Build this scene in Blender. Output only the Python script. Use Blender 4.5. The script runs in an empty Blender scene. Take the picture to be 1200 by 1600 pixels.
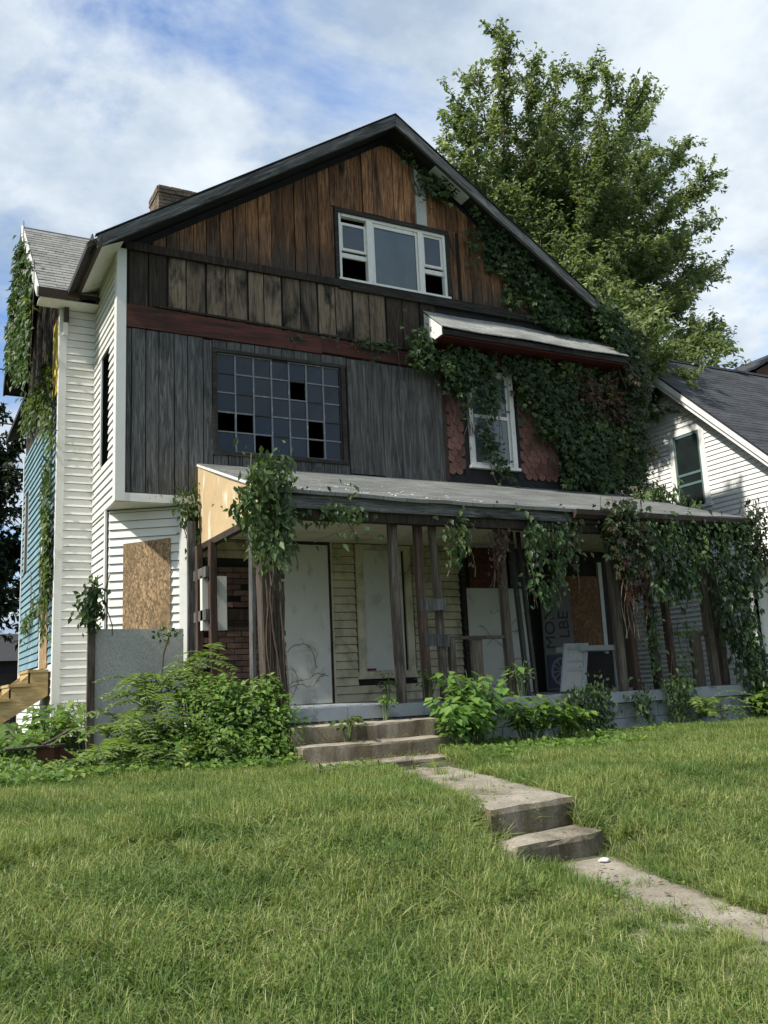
import bpy, math, random
import numpy as np
from mathutils import Vector, Matrix

random.seed(7)
RNG = np.random.default_rng(7)
sc = bpy.context.scene
COL = sc.collection

# ------------------------------------------------------------------ camera
CAM_POS = (-2.550, -12.577, 0.204)
YAW, PITCH, ROLL = [math.radians(a) for a in (28.056, 10.787, 2.627)]
fwd = Vector((math.sin(YAW) * math.cos(PITCH), math.cos(YAW) * math.cos(PITCH), math.sin(PITCH)))
rgt = Vector((math.cos(YAW), -math.sin(YAW), 0))
upv = rgt.cross(fwd)
r2 = math.cos(ROLL) * rgt - math.sin(ROLL) * upv
u2 = math.sin(ROLL) * rgt + math.cos(ROLL) * upv
cam = bpy.data.cameras.new('camera')
cam_o = bpy.data.objects.new('camera', cam)
COL.objects.link(cam_o)
m = Matrix((r2, u2, -fwd)).transposed().to_4x4()
m.translation = CAM_POS
cam_o.matrix_world = m
cam.sensor_fit = 'VERTICAL'
cam.sensor_height = 36
cam.lens = 1432.06 / 1600 * 36
cam.clip_end = 2000
sc.camera = cam_o

# ------------------------------------------------------------------ sky, sun, exposure
SUN_EL, SUN_AZ = math.radians(47), math.radians(-5)      # azimuth: degrees behind the plane of the front wall, sun on the left
sun_dir = Vector((-math.cos(SUN_EL) * math.cos(SUN_AZ), math.cos(SUN_EL) * math.sin(SUN_AZ), math.sin(SUN_EL)))
w = bpy.data.worlds.new('World')
sc.world = w
w.use_nodes = True
nt = w.node_tree
nt.nodes.clear()


def NN(nt, typ, **kw):
    n = nt.nodes.new(typ)
    for k, v in kw.items():
        if k.startswith('i_'):
            key = k[2:]
            n.inputs[int(key) if key.isdigit() else key.replace('_', ' ')].default_value = v
        else:
            setattr(n, k, v)
    return n


out = NN(nt, 'ShaderNodeOutputWorld')
bg = NN(nt, 'ShaderNodeBackground')
bg.inputs['Strength'].default_value = 0.118
sky = NN(nt, 'ShaderNodeTexSky', sky_type='NISHITA', sun_disc=False, sun_elevation=SUN_EL,
         sun_rotation=-math.atan2(sun_dir.x, sun_dir.y), altitude=200, air_density=1.0, dust_density=0.6, ozone_density=2.0)
tc = NN(nt, 'ShaderNodeTexCoord')
sep = NN(nt, 'ShaderNodeSeparateXYZ')
nt.links.new(tc.outputs['Generated'], sep.inputs[0])
zz = NN(nt, 'ShaderNodeMath', operation='MAXIMUM')
nt.links.new(sep.outputs[2], zz.inputs[0])
zz.inputs[1].default_value = 0.0
za = NN(nt, 'ShaderNodeMath', operation='ADD')
nt.links.new(zz.outputs[0], za.inputs[0])
za.inputs[1].default_value = 0.22
dv = NN(nt, 'ShaderNodeVectorMath', operation='DIVIDE')
nt.links.new(tc.outputs['Generated'], dv.inputs[0])
cmb = NN(nt, 'ShaderNodeCombineXYZ')
for i in range(3):
    nt.links.new(za.outputs[0], cmb.inputs[i])
nt.links.new(cmb.outputs[0], dv.inputs[1])
mp = NN(nt, 'ShaderNodeMapping')
mp.inputs['Location'].default_value = (5.96, 16.04, -2.32)
mp.inputs['Scale'].default_value = (1.0, 1.0, 0.25)
nt.links.new(dv.outputs[0], mp.inputs['Vector'])
n1 = NN(nt, 'ShaderNodeTexNoise')
n1.inputs['Scale'].default_value = 2.1
n1.inputs['Detail'].default_value = 7
n1.inputs['Roughness'].default_value = 0.6
n1.inputs['Distortion'].default_value = 0.25
nt.links.new(mp.outputs[0], n1.inputs['Vector'])
rmp = NN(nt, 'ShaderNodeValToRGB')
rmp.color_ramp.elements[0].position = 0.33
rmp.color_ramp.elements[1].position = 0.51
nt.links.new(n1.outputs['Fac'], rmp.inputs[0])
n2 = NN(nt, 'ShaderNodeTexNoise')
n2.inputs['Scale'].default_value = 3.2
n2.inputs['Detail'].default_value = 8
n2.inputs['Roughness'].default_value = 0.58
nt.links.new(mp.outputs[0], n2.inputs['Vector'])
crp = NN(nt, 'ShaderNodeValToRGB')
crp.color_ramp.elements[0].position = 0.36
crp.color_ramp.elements[0].color = (2.5, 3.15, 4.0, 1)
crp.color_ramp.elements[1].position = 0.64
crp.color_ramp.elements[1].color = (5.0, 5.45, 5.8, 1)
nt.links.new(n2.outputs['Fac'], crp.inputs[0])
mx = NN(nt, 'ShaderNodeMixRGB')
nt.links.new(rmp.outputs[0], mx.inputs[0])
tint = NN(nt, 'ShaderNodeMixRGB', blend_type='MULTIPLY')
tint.inputs[0].default_value = 1
tint.inputs[2].default_value = (0.72, 0.92, 1.12, 1)
nt.links.new(sky.outputs[0], tint.inputs[1])
nt.links.new(tint.outputs[0], mx.inputs[1])
nt.links.new(crp.outputs[0], mx.inputs[2])
nt.links.new(mx.outputs[0], bg.inputs[0])
nt.links.new(bg.outputs[0], out.inputs[0])

sun = bpy.data.lights.new('sun', 'SUN')
sun.energy = 4.3
sun.angle = math.radians(2.0)
sun.color = (1.0, 0.95, 0.86)
sun_o = bpy.data.objects.new('sun', sun)
COL.objects.link(sun_o)
sun_o.location = (-20, 5, 30)
sun_o.rotation_euler = sun_dir.to_track_quat('Z', 'Y').to_euler()
vs = sc.view_settings
vs.view_transform = 'Standard'
vs.look = 'None'
vs.exposure = 0.6
vs.gamma = 1
sc.render.engine = 'CYCLES'
sc.cycles.max_bounces = 5
sc.cycles.diffuse_bounces = 3
sc.cycles.glossy_bounces = 2
sc.cycles.transmission_bounces = 3
sc.cycles.transparent_max_bounces = 4
sc.cycles.caustics_reflective = False
sc.cycles.caustics_refractive = False
sc.cycles.use_adaptive_sampling = True
sc.cycles.adaptive_threshold = 0.02
sc.cycles.use_denoising = True


# ------------------------------------------------------------------ materials
def hexc(r, g, b):
    return (r, g, b, 1)


def new_mat(name):
    mt = bpy.data.materials.new(name)
    mt.use_nodes = True
    nt = mt.node_tree
    b = nt.nodes['Principled BSDF']
    return mt, nt, b


def coords(nt, scale, rnd=True, space='world', rot=0):
    if space == 'world':
        g = NN(nt, 'ShaderNodeNewGeometry').outputs['Position']
    else:
        g = NN(nt, 'ShaderNodeTexCoord').outputs['Object']
    mpn = NN(nt, 'ShaderNodeMapping')
    mpn.inputs['Scale'].default_value = scale
    if rot:
        mr_ = NN(nt, 'ShaderNodeMapping')
        mr_.inputs['Rotation'].default_value = (0, rot, 0)
        nt.links.new(g, mr_.inputs[0])
        g = mr_.outputs[0]
    nt.links.new(g, mpn.inputs[0])
    if not rnd:
        return mpn.outputs[0]
    oi = NN(nt, 'ShaderNodeObjectInfo')
    ml = NN(nt, 'ShaderNodeMath', operation='MULTIPLY')
    ml.inputs[1].default_value = 57.0
    nt.links.new(oi.outputs['Random'], ml.inputs[0])
    ad = NN(nt, 'ShaderNodeVectorMath', operation='ADD')
    nt.links.new(mpn.outputs[0], ad.inputs[0])
    nt.links.new(ml.outputs[0], ad.inputs[1])
    return ad.outputs[0]


def noise(nt, vec, scale=1.0, detail=5, rough=0.6, dist=0.0):
    n = NN(nt, 'ShaderNodeTexNoise')
    n.inputs['Scale'].default_value = scale
    n.inputs['Detail'].default_value = detail
    n.inputs['Roughness'].default_value = rough
    n.inputs['Distortion'].default_value = dist
    nt.links.new(vec, n.inputs['Vector'])
    return n.outputs['Fac']


def ramp(nt, fac, stops):
    r = NN(nt, 'ShaderNodeValToRGB')
    el = r.color_ramp.elements
    while len(el) < len(stops):
        el.new(0.5)
    for e, (p, c) in zip(el, stops):
        e.position = p
        e.color = c if len(c) == 4 else (*c, 1)
    nt.links.new(fac, r.inputs[0])
    return r.outputs[0]


def mix(nt, fac, a, b, mode='MIX'):
    x = NN(nt, 'ShaderNodeMixRGB', blend_type=mode)
    for s, v in ((0, fac), (1, a), (2, b)):
        if isinstance(v, (int, float)):
            x.inputs[s].default_value = v
        elif isinstance(v, tuple):
            x.inputs[s].default_value = v if len(v) == 4 else (*v, 1)
        else:
            nt.links.new(v, x.inputs[s])
    return x.outputs[0]


def bump(nt, b, h, strength=0.3, dist=0.01):
    bp = NN(nt, 'ShaderNodeBump')
    bp.inputs['Strength'].default_value = strength
    bp.inputs['Distance'].default_value = dist
    nt.links.new(h, bp.inputs['Height'])
    nt.links.new(bp.outputs[0], b.inputs['Normal'])


def rand_val(nt, col, lo, hi):
    oi = NN(nt, 'ShaderNodeObjectInfo')
    mr = NN(nt, 'ShaderNodeMapRange')
    mr.inputs['To Min'].default_value = lo
    mr.inputs['To Max'].default_value = hi
    nt.links.new(oi.outputs['Random'], mr.inputs[0])
    hs = NN(nt, 'ShaderNodeHueSaturation')
    nt.links.new(mr.outputs[0], hs.inputs['Value'])
    nt.links.new(col, hs.inputs['Color'])
    return hs.outputs[0]


def wood(name, dark, mid, light, stain=(0.012, 0.011, 0.010), amt=(0.45, 0.65), grain=(38, 38, 2.2), spread=(0.7, 1.25),
         stainscale=(3.0, 3.0, 1.1), rough=0.85, knots=False, low=None, rot=0):
    mt, nt, b = new_mat(name)
    v = coords(nt, grain, rot=rot)
    f = noise(nt, v, 1.0, 6, 0.65, 1.2)
    c = ramp(nt, f, [(0.30, dark), (0.48, mid), (0.68, light)])
    c = rand_val(nt, c, *spread)
    if knots:
        kv = coords(nt, (9, 9, 3.2))
        vo = NN(nt, 'ShaderNodeTexVoronoi')
        nt.links.new(kv, vo.inputs['Vector'])
        kr = ramp(nt, vo.outputs['Distance'], [(0.05, (1, 1, 1)), (0.17, (0, 0, 0))])
        c = mix(nt, kr, c, (dark[0] * .35, dark[1] * .35, dark[2] * .35))
    sv = coords(nt, stainscale, rot=rot)
    sf = noise(nt, sv, 1.0, 6, 0.62, 0.6)
    sr = ramp(nt, sf, [(amt[0], (0, 0, 0)), (amt[1], (1, 1, 1))])
    c = mix(nt, sr, c, stain)
    if low:                       # weathered grey where rain reaches the boards
        z0, z1, lc = low
        g = NN(nt, 'ShaderNodeNewGeometry')
        sp = NN(nt, 'ShaderNodeSeparateXYZ')
        nt.links.new(g.outputs['Position'], sp.inputs[0])
        nz = noise(nt, coords(nt, (7, 7, 1.5)), 1, 4)
        mm = NN(nt, 'ShaderNodeMath', operation='MULTIPLY_ADD')
        nt.links.new(nz, mm.inputs[0])
        mm.inputs[1].default_value = 1.6
        nt.links.new(sp.outputs[2], mm.inputs[2])
        mr = NN(nt, 'ShaderNodeMapRange')
        mr.inputs['From Min'].default_value = z0 + .8
        mr.inputs['From Max'].default_value = z1 + .8
        mr.inputs['To Min'].default_value = 0.85
        mr.inputs['To Max'].default_value = 0.0
        nt.links.new(mm.outputs[0], mr.inputs[0])
        gc = ramp(nt, f, [(0.3, tuple(x * .35 for x in lc)), (0.7, lc)])
        c = mix(nt, mr.outputs[0], c, gc)
    nt.links.new(c, b.inputs['Base Color'])
    b.inputs['Roughness'].default_value = rough
    b.inputs['Specular IOR Level'].default_value = 0.25
    bump(nt, b, f, 0.5, 0.006)
    return mt


def plain(name, base, var=0.12, rough=0.7, scale=6.0, dirt=None, dirt_rng=(0.5, 0.75), bumpy=0.15, spec=0.3, spread=(0.94, 1.06),
          dscale=(2, 2, 2), metallic=0.0):
    mt, nt, b = new_mat(name)
    f = noise(nt, coords(nt, (scale,) * 3, False), 1.0, 6, 0.6)
    c = ramp(nt, f, [(0.3, tuple(x * (1 - var) for x in base)), (0.7, tuple(min(1, x * (1 + var)) for x in base))])
    c = rand_val(nt, c, *spread)
    if dirt:
        df = noise(nt, coords(nt, dscale, False), 1.0, 7, 0.68, 0.3)
        c = mix(nt, ramp(nt, df, [(dirt_rng[0], (0, 0, 0)), (dirt_rng[1], (1, 1, 1))]), c, dirt)
    nt.links.new(c, b.inputs['Base Color'])
    b.inputs['Roughness'].default_value = rough
    b.inputs['Specular IOR Level'].default_value = spec
    b.inputs['Metallic'].default_value = metallic
    f2 = noise(nt, coords(nt, (scale * 8,) * 3, False), 1.0, 4, 0.6)
    bump(nt, b, f2, bumpy, 0.01)
    return mt


M = {}
M['gable_wood'] = wood('gable_wood', (0.055, 0.026, 0.013), (0.21, 0.098, 0.045), (0.44, 0.235, 0.115), amt=(0.50, 0.70), knots=True,
                       spread=(0.45, 1.45), low=(6.75, 7.35, (0.09, 0.07, 0.053)), stainscale=(5, 5, .7))
M['tan_wood'] = wood('tan_wood', (0.07, 0.052, 0.034), (0.175, 0.132, 0.088), (0.27, 0.208, 0.142), amt=(0.47, 0.66), spread=(0.55, 1.2),
                     grain=(26, 26, 1.8), stainscale=(4, 4, 1.3))
M['brown_wood'] = wood('brown_wood', (0.015, 0.011, 0.009), (0.04, 0.03, 0.022), (0.085, 0.064, 0.046), amt=(0.5, 0.75))
M['grey_wood'] = wood('grey_wood', (0.026, 0.0255, 0.0245), (0.076, 0.075, 0.071), (0.18, 0.178, 0.168), amt=(0.58, 0.8), spread=(0.8, 1.15),
                      stain=(0.014, 0.013, 0.012))
M['grey_ply'] = wood('grey_ply', (0.028, 0.0275, 0.0255), (0.078, 0.075, 0.069), (0.165, 0.158, 0.145), amt=(0.56, 0.8), grain=(18, 18, 1.3),
                     spread=(0.85, 1.1), stain=(0.018, 0.017, 0.016))
M['red_board'] = wood('red_board', (0.055, 0.022, 0.017), (0.085, 0.03, 0.022), (0.115, 0.042, 0.03), grain=(1.5, 30, 30), amt=(0.48, 0.66),
                      stainscale=(1.2, 5, 9), stain=(0.035, 0.024, 0.018))
for nm_, sg_ in (('barge_left', 1), ('barge_right', -1), ('barge', 0)):
    M[nm_] = wood(nm_, (0.04, 0.04, 0.04), (0.105, 0.105, 0.102), (0.27, 0.268, 0.26), grain=(1.6, 30, 34), amt=(0.52, 0.72), stainscale=(1.2, 3, 7), rot=sg_ * math.atan(0.655))
M['trim_dark'] = wood('trim_dark', (0.012, 0.01, 0.009), (0.03, 0.026, 0.022), (0.065, 0.058, 0.05), grain=(2, 30, 30), amt=(0.55, 0.75))
M['post_wood'] = wood('post_wood', (0.034, 0.025, 0.019), (0.085, 0.066, 0.052), (0.18, 0.15, 0.125), amt=(0.55, 0.75), spread=(0.7, 1.25),
                      grain=(42, 42, 2))
M['post_red'] = wood('post_red', (0.024, 0.014, 0.010), (0.06, 0.038, 0.028), (0.12, 0.08, 0.06), amt=(0.55, 0.78), grain=(42, 42, 2))
M['new_pine'] = wood('new_pine', (0.30, 0.20, 0.085), (0.46, 0.33, 0.15), (0.58, 0.45, 0.25), grain=(3, 26, 26), amt=(0.72, 0.9), spread=(0.85, 1.1),
                     stain=(0.2, 0.14, 0.07))
M['white_vinyl'] = plain('white_vinyl', (0.72, 0.71, 0.66), 0.04, 0.45, 2.0, dirt=(0.50, 0.49, 0.40), dirt_rng=(0.55, 0.85), bumpy=0.03, dscale=(1.5, 1.5, 3))
M['cream_vinyl'] = plain('cream_vinyl', (0.60, 0.54, 0.38), 0.06, 0.5, 3.0, dirt=(0.22, 0.20, 0.12), dirt_rng=(0.45, 0.72), bumpy=0.05, dscale=(3, 3, 2))
M['blue_vinyl'] = plain('blue_vinyl', (0.16, 0.27, 0.305), 0.07, 0.5, 3.0, dirt=(0.33, 0.42, 0.44), dirt_rng=(0.5, 0.8), bumpy=0.04)
M['white_paint'] = plain('white_paint', (0.74, 0.73, 0.68), 0.06, 0.6, 9.0, dirt=(0.30, 0.27, 0.21), dirt_rng=(0.60, 0.72), bumpy=0.2, dscale=(9, 9, 5))
M['neigh_white'] = plain('neigh_white', (0.74, 0.74, 0.71), 0.04, 0.6, 3.0, dirt=(0.42, 0.43, 0.40), dirt_rng=(0.6, 0.8), bumpy=0.05, dscale=(3, 3, 4))
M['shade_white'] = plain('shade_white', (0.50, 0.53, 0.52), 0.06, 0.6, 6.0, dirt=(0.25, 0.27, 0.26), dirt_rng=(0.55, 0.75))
M['gutter'] = plain('gutter', (0.055, 0.038, 0.031), 0.12, 0.45, 6.0, dirt=(0.12, 0.10, 0.085), dirt_rng=(0.6, 0.8), bumpy=0.05)
M['door_white'] = plain('door_white', (0.62, 0.61, 0.55), 0.06, 0.55, 2.5, dirt=(0.24, 0.22, 0.16), dirt_rng=(0.56, 0.8), bumpy=0.06, dscale=(3, 3, 2.2))
M['tan_panel'] = plain('tan_panel', (0.50, 0.37, 0.21), 0.10, 0.7, 4.0, dirt=(0.66, 0.60, 0.47), dirt_rng=(0.58, 0.66), dscale=(3, 5, 1.2))
M['cement'] = plain('cement', (0.50, 0.50, 0.455), 0.10, 0.85, 3.0, dirt=(0.27, 0.265, 0.23), dirt_rng=(0.44, 0.70), dscale=(60, 60, 40))
M['concrete'] = None


def concrete_mat():
    mt, nt, b = new_mat('concrete')
    big = noise(nt, coords(nt, (2.2, 2.2, 3), False), 1, 7, .65, .4)
    fine = noise(nt, coords(nt, (70, 70, 70), False), 1, 5, .75)
    vo = NN(nt, 'ShaderNodeTexVoronoi')
    nt.links.new(coords(nt, (75, 75, 75), False), vo.inputs['Vector'])
    c = ramp(nt, big, [(0.28, (0.115, 0.10, 0.07)), (0.46, (0.265, 0.232, 0.178)), (0.68, (0.39, 0.35, 0.28))])
    c = mix(nt, 0.85, c, ramp(nt, fine, [(0.3, (0.45, 0.45, 0.45)), (0.52, (1, 1, 1)), (0.75, (1.45, 1.45, 1.4))]), 'MULTIPLY')
    c = mix(nt, ramp(nt, vo.outputs['Distance'], [(0.10, (.55, .55, .55)), (0.25, (0, 0, 0))]), c, (0.05, 0.045, 0.035))
    g = NN(nt, 'ShaderNodeNewGeometry')
    sp = NN(nt, 'ShaderNodeSeparateXYZ')
    nt.links.new(g.outputs['Normal'], sp.inputs[0])
    st_ = noise(nt, coords(nt, (5, 5, 1.5), False), 1, 5, .6)
    mo = NN(nt, 'ShaderNodeMath', operation='LESS_THAN')      # moss and soil stains plus painted shade on the upright faces
    nt.links.new(sp.outputs[2], mo.inputs[0])
    mo.inputs[1].default_value = .5
    mm = NN(nt, 'ShaderNodeMath', operation='MULTIPLY')
    nt.links.new(mo.outputs[0], mm.inputs[0])
    sr = NN(nt, 'ShaderNodeMapRange')
    sr.inputs['From Min'].default_value = .3
    sr.inputs['From Max'].default_value = .6
    nt.links.new(st_, sr.inputs[0])
    nt.links.new(sr.outputs[0], mm.inputs[1])
    c = mix(nt, mm.outputs[0], c, mix(nt, 1.0, c, (0.50, 0.47, 0.38), 'MULTIPLY'))
    nt.links.new(c, b.inputs['Base Color'])
    b.inputs['Roughness'].default_value = .93
    b.inputs['Specular IOR Level'].default_value = .2
    bump(nt, b, fine, .6, .012)
    return mt


M['concrete'] = concrete_mat()
M['slab_paint'] = plain('slab_paint', (0.27, 0.30, 0.32), 0.10, 0.75, 5.0, dirt=(0.13, 0.125, 0.11), dirt_rng=(0.5, 0.68), bumpy=0.25, dscale=(4, 4, 5))
M['osb'] = None
M['muntin'] = plain('muntin', (0.19, 0.20, 0.21), 0.1, 0.6, 9.0, dirt=(0.5, 0.5, 0.48), dirt_rng=(0.58, 0.66), dscale=(14, 14, 9))
M['rust_box'] = plain('rust_box', (0.10, 0.036, 0.022), 0.2, 0.7, 9.0, dirt=(0.05, 0.02, 0.014), bumpy=0.2)
M['black'] = plain('black', (0.012, 0.012, 0.012), 0.1, 0.6)
M['iron'] = plain('iron', (0.035, 0.033, 0.032), 0.2, 0.6, dirt=(0.07, 0.05, 0.035))
M['interior'] = plain('interior', (0.03, 0.027, 0.024), 0.2, 0.95)  # near-black colour so rooms and gaps behind openings read unlit
M['red_soffit'] = plain('red_soffit', (0.07, 0.012, 0.012), 0.15, 0.8)
M['tar'] = plain('tar', (0.022, 0.022, 0.023), 0.2, 0.9, bumpy=0.4)
M['dark_roof'] = plain('dark_roof', (0.045, 0.045, 0.048), 0.25, 0.95, 14.0, bumpy=0.5)
M['shingle'] = plain('shingle', (0.24, 0.24, 0.225), 0.10, 0.95, 12.0, dirt=(0.13, 0.13, 0.12), dirt_rng=(0.5, 0.75), bumpy=0.5, spread=(0.78, 1.15))
M['brick'] = plain('brick', (0.16, 0.125, 0.088), 0.15, 0.9, 14.0, dirt=(0.085, 0.07, 0.052), bumpy=0.5, spread=(0.75, 1.3))
M['brick_dark'] = plain('brick_dark', (0.16, 0.095, 0.07), 0.15, 0.9, 14.0, dirt=(0.07, 0.05, 0.04), bumpy=0.5, spread=(0.6, 1.3))
M['mortar'] = plain('mortar', (0.045, 0.038, 0.031), 0.15, 0.95)
M['scale_red'] = wood('scale_red', (0.085, 0.042, 0.032), (0.155, 0.074, 0.055), (0.225, 0.115, 0.087), amt=(0.52, 0.75), spread=(0.65, 1.25), stain=(0.085, 0.06, 0.05),
                      stainscale=(6, 6, 4))
M['ceiling'] = plain('ceiling', (0.56, 0.50, 0.37), 0.08, 0.8, 3.0, dirt=(0.20, 0.13, 0.06), dirt_rng=(0.55, 0.75), dscale=(1.5, 2, 2))
M['yellow'] = plain('yellow', (0.75, 0.55, 0.08), 0.05, 0.6)
M['sign_dark'] = plain('sign_dark', (0.03, 0.03, 0.034), 0.1, 0.5)
M['sign_white'] = plain('sign_white', (0.10, 0.105, 0.10), 0.08, 0.6, dirt=(0.1, 0.1, 0.1))
M['sign_blue'] = plain('sign_blue', (0.012, 0.016, 0.05), 0.1, 0.5)
M['screen_green'] = plain('screen_green', (0.10, 0.16, 0.155), 0.1, 0.5)
M['cable'] = plain('cable', (0.03, 0.03, 0.03), 0.1, 0.6)
M['litter'] = plain('litter', (0.75, 0.74, 0.70), 0.05, 0.6)
M['letter_white'] = plain('letter_white', (0.16, 0.16, 0.16), 0.05, 0.6)


def osb_mat(name, base):
    mt, nt, b = new_mat(name)
    v = coords(nt, (60, 60, 26), False)
    vo = NN(nt, 'ShaderNodeTexVoronoi')
    vo.inputs['Scale'].default_value = 1.0
    vo.inputs['Randomness'].default_value = 1.0
    dn = NN(nt, 'ShaderNodeTexNoise')
    dn.inputs['Scale'].default_value = 0.7
    nt.links.new(v, dn.inputs['Vector'])
    ad = mix(nt, 0.75, v, dn.outputs['Color'], 'ADD')
    nt.links.new(ad, vo.inputs['Vector'])
    s = NN(nt, 'ShaderNodeSeparateXYZ')
    nt.links.new(vo.outputs['Color'], s.inputs[0])
    c = ramp(nt, s.outputs[0], [(0.0, tuple(x * .45 for x in base)), (0.55, base), (0.85, tuple(min(1, x * 1.35) for x in base)),
                                (1.0, tuple(min(1, x * 1.9) for x in base))])
    f = noise(nt, coords(nt, (3, 3, 2), False), 1, 5)
    c = mix(nt, ramp(nt, f, [(0.4, (0, 0, 0)), (0.7, (0.65, 0.65, 0.65))]), c, tuple(x * .5 for x in base))
    nt.links.new(c, b.inputs['Base Color'])
    b.inputs['Roughness'].default_value = 0.85
    bump(nt, b, s.outputs[1], 0.25, 0.004)
    return mt


M['osb'] = osb_mat('osb', (0.30, 0.20, 0.105))
M['osb_dark'] = osb_mat('osb_dark', (0.16, 0.08, 0.032))
M['osb_red'] = osb_mat('osb_red', (0.10, 0.03, 0.018))


def roof_mat(name, base, course, axis_scale, dark=0.55):
    """asphalt shingle courses too small to pick apart: fine relief and colour on the built courses"""
    mt, nt, b = new_mat(name)
    br = NN(nt, 'ShaderNodeTexBrick')
    br.offset = 0.5
    br.inputs['Scale'].default_value = 1.0
    br.inputs['Brick Width'].default_value = 0.32
    br.inputs['Row Height'].default_value = course
    br.inputs['Mortar Size'].default_value = 0.008
    br.inputs['Color1'].default_value = (*base, 1)
    br.inputs['Color2'].default_value = (*[x * .74 for x in base], 1)
    br.inputs['Mortar'].default_value = (*[x * dark for x in base], 1)
    g = NN(nt, 'ShaderNodeNewGeometry')
    sp = NN(nt, 'ShaderNodeSeparateXYZ')
    nt.links.new(g.outputs['Position'], sp.inputs[0])
    my = NN(nt, 'ShaderNodeMath', operation='MULTIPLY')
    my.inputs[1].default_value = axis_scale
    nt.links.new(sp.outputs[1], my.inputs[0])
    wv = noise(nt, coords(nt, (.8, .8, .8), False), 1, 3)
    wb = NN(nt, 'ShaderNodeMath', operation='MULTIPLY_ADD')
    wb.inputs[1].default_value = 0.10
    nt.links.new(wv, wb.inputs[0])
    nt.links.new(my.outputs[0], wb.inputs[2])
    cb = NN(nt, 'ShaderNodeCombineXYZ')
    nt.links.new(sp.outputs[0], cb.inputs[0])
    nt.links.new(wb.outputs[0], cb.inputs[1])
    nt.links.new(cb.outputs[0], br.inputs['Vector'])
    f = noise(nt, coords(nt, (1.1, 2.6, 2.6), False), 1, 6, 0.65)
    c = mix(nt, 1.0, br.outputs['Color'], ramp(nt, f, [(0.3, (0.55, 0.55, 0.55)), (0.7, (1.15, 1.15, 1.12))]), 'MULTIPLY')
    f2 = noise(nt, coords(nt, (30, 30, 30), False), 1, 3, 0.7)
    c = mix(nt, 0.8, c, ramp(nt, f2, [(0.3, (0.6, 0.6, 0.6)), (0.75, (1.3, 1.3, 1.3))]), 'MULTIPLY')
    nt.links.new(c, b.inputs['Base Color'])
    b.inputs['Roughness'].default_value = 0.95
    b.inputs['Specular IOR Level'].default_value = 0.2
    bump(nt, b, br.outputs['Fac'], -0.4, 0.01)
    return mt


M['porch_roof'] = roof_mat('porch_roof', (0.21, 0.215, 0.205), 0.14, 1.06)
M['awning_roof'] = roof_mat('awning_roof', (0.37, 0.38, 0.355), 0.10, 1.35, 0.7)
M['neigh_roof'] = roof_mat('neigh_roof', (0.085, 0.09, 0.098), 0.14, 1.37, 0.6)


def glass_mat(name, base, rough=0.04, ior=1.7):
    mt, nt, b = new_mat(name)
    f = noise(nt, coords(nt, (2.2, 2.2, 2.2)), 1, 4)
    c = ramp(nt, f, [(0.3, tuple(x * .8 for x in base)), (0.7, tuple(x * 1.2 for x in base))])
    nt.links.new(rand_val(nt, c, .8, 1.2), b.inputs['Base Color'])
    b.inputs['Roughness'].default_value = rough
    b.inputs['IOR'].default_value = ior
    bump(nt, b, f, 0.05, 0.02)
    return mt


M['pane_blue'] = glass_mat('pane_blue', (0.006, 0.016, 0.028), 0.10, 1.45)
M['pane_grey'] = glass_mat('pane_grey', (0.038, 0.055, 0.06), 0.12, 1.65)
M['pane_light'] = glass_mat('pane_light', (0.075, 0.105, 0.108), 0.12, 1.7)
M['pane_dark'] = glass_mat('pane_dark', (0.02, 0.028, 0.028), 0.12, 1.5)


def leaf_mat(name, stops, trans=0.35, rough=0.5, patch=None):
    mt, nt, b = new_mat(name)
    at = NN(nt, 'ShaderNodeAttribute', attribute_name='rnd')
    c = ramp(nt, at.outputs['Fac'], stops)
    if patch:
        pf = noise(nt, coords(nt, (patch[0],) * 3, False), 1, 4, .6)
        c = mix(nt, ramp(nt, pf, [(patch[1], (0, 0, 0)), (patch[2], (1, 1, 1))]), c, mix(nt, 1.0, c, patch[3], 'MULTIPLY'))
    nt.links.new(c, b.inputs['Base Color'])
    b.inputs['Roughness'].default_value = rough
    b.inputs['Specular IOR Level'].default_value = 0.35
    tr = NN(nt, 'ShaderNodeBsdfTranslucent')
    nt.links.new(mix(nt, 1.0, c, (1.25, 1.25, 0.7), 'MULTIPLY'), tr.inputs[0])
    ms = NN(nt, 'ShaderNodeMixShader')
    ms.inputs[0].default_value = trans
    nt.links.new(b.outputs[0], ms.inputs[1])
    nt.links.new(tr.outputs[0], ms.inputs[2])
    nt.links.new(ms.outputs[0], nt.nodes['Material Output'].inputs[0])
    return mt


M['leaf_vine'] = leaf_mat('leaf_vine', [(0, (0.02, 0.042, 0.014)), (0.5, (0.048, 0.092, 0.027)), (0.9, (0.10, 0.155, 0.048)), (1, (0.19, 0.225, 0.07))], .3)
M['leaf_red'] = leaf_mat('leaf_red', [(0, (0.05, 0.02, 0.012)), (0.45, (0.10, 0.04, 0.022)), (0.75, (0.075, 0.07, 0.03)), (1, (0.26, 0.17, 0.10))], .25)
M['leaf_mix'] = leaf_mat('leaf_mix', [(0, (0.03, 0.05, 0.018)), (0.45, (0.055, 0.08, 0.03)), (0.7, (0.085, 0.055, 0.03)), (1, (0.2, 0.16, 0.09))], .25)
M['leaf_wing'] = leaf_mat('leaf_wing', [(0, (0.03, 0.055, 0.016)), (0.5, (0.07, 0.115, 0.03)), (0.85, (0.13, 0.17, 0.045)), (1, (0.22, 0.22, 0.06))], .4)
M['leaf_porch'] = leaf_mat('leaf_porch', [(0, (0.045, 0.08, 0.024)), (0.5, (0.085, 0.14, 0.042)), (0.9, (0.14, 0.19, 0.07)), (1, (0.25, 0.26, 0.10))], .35)
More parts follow.
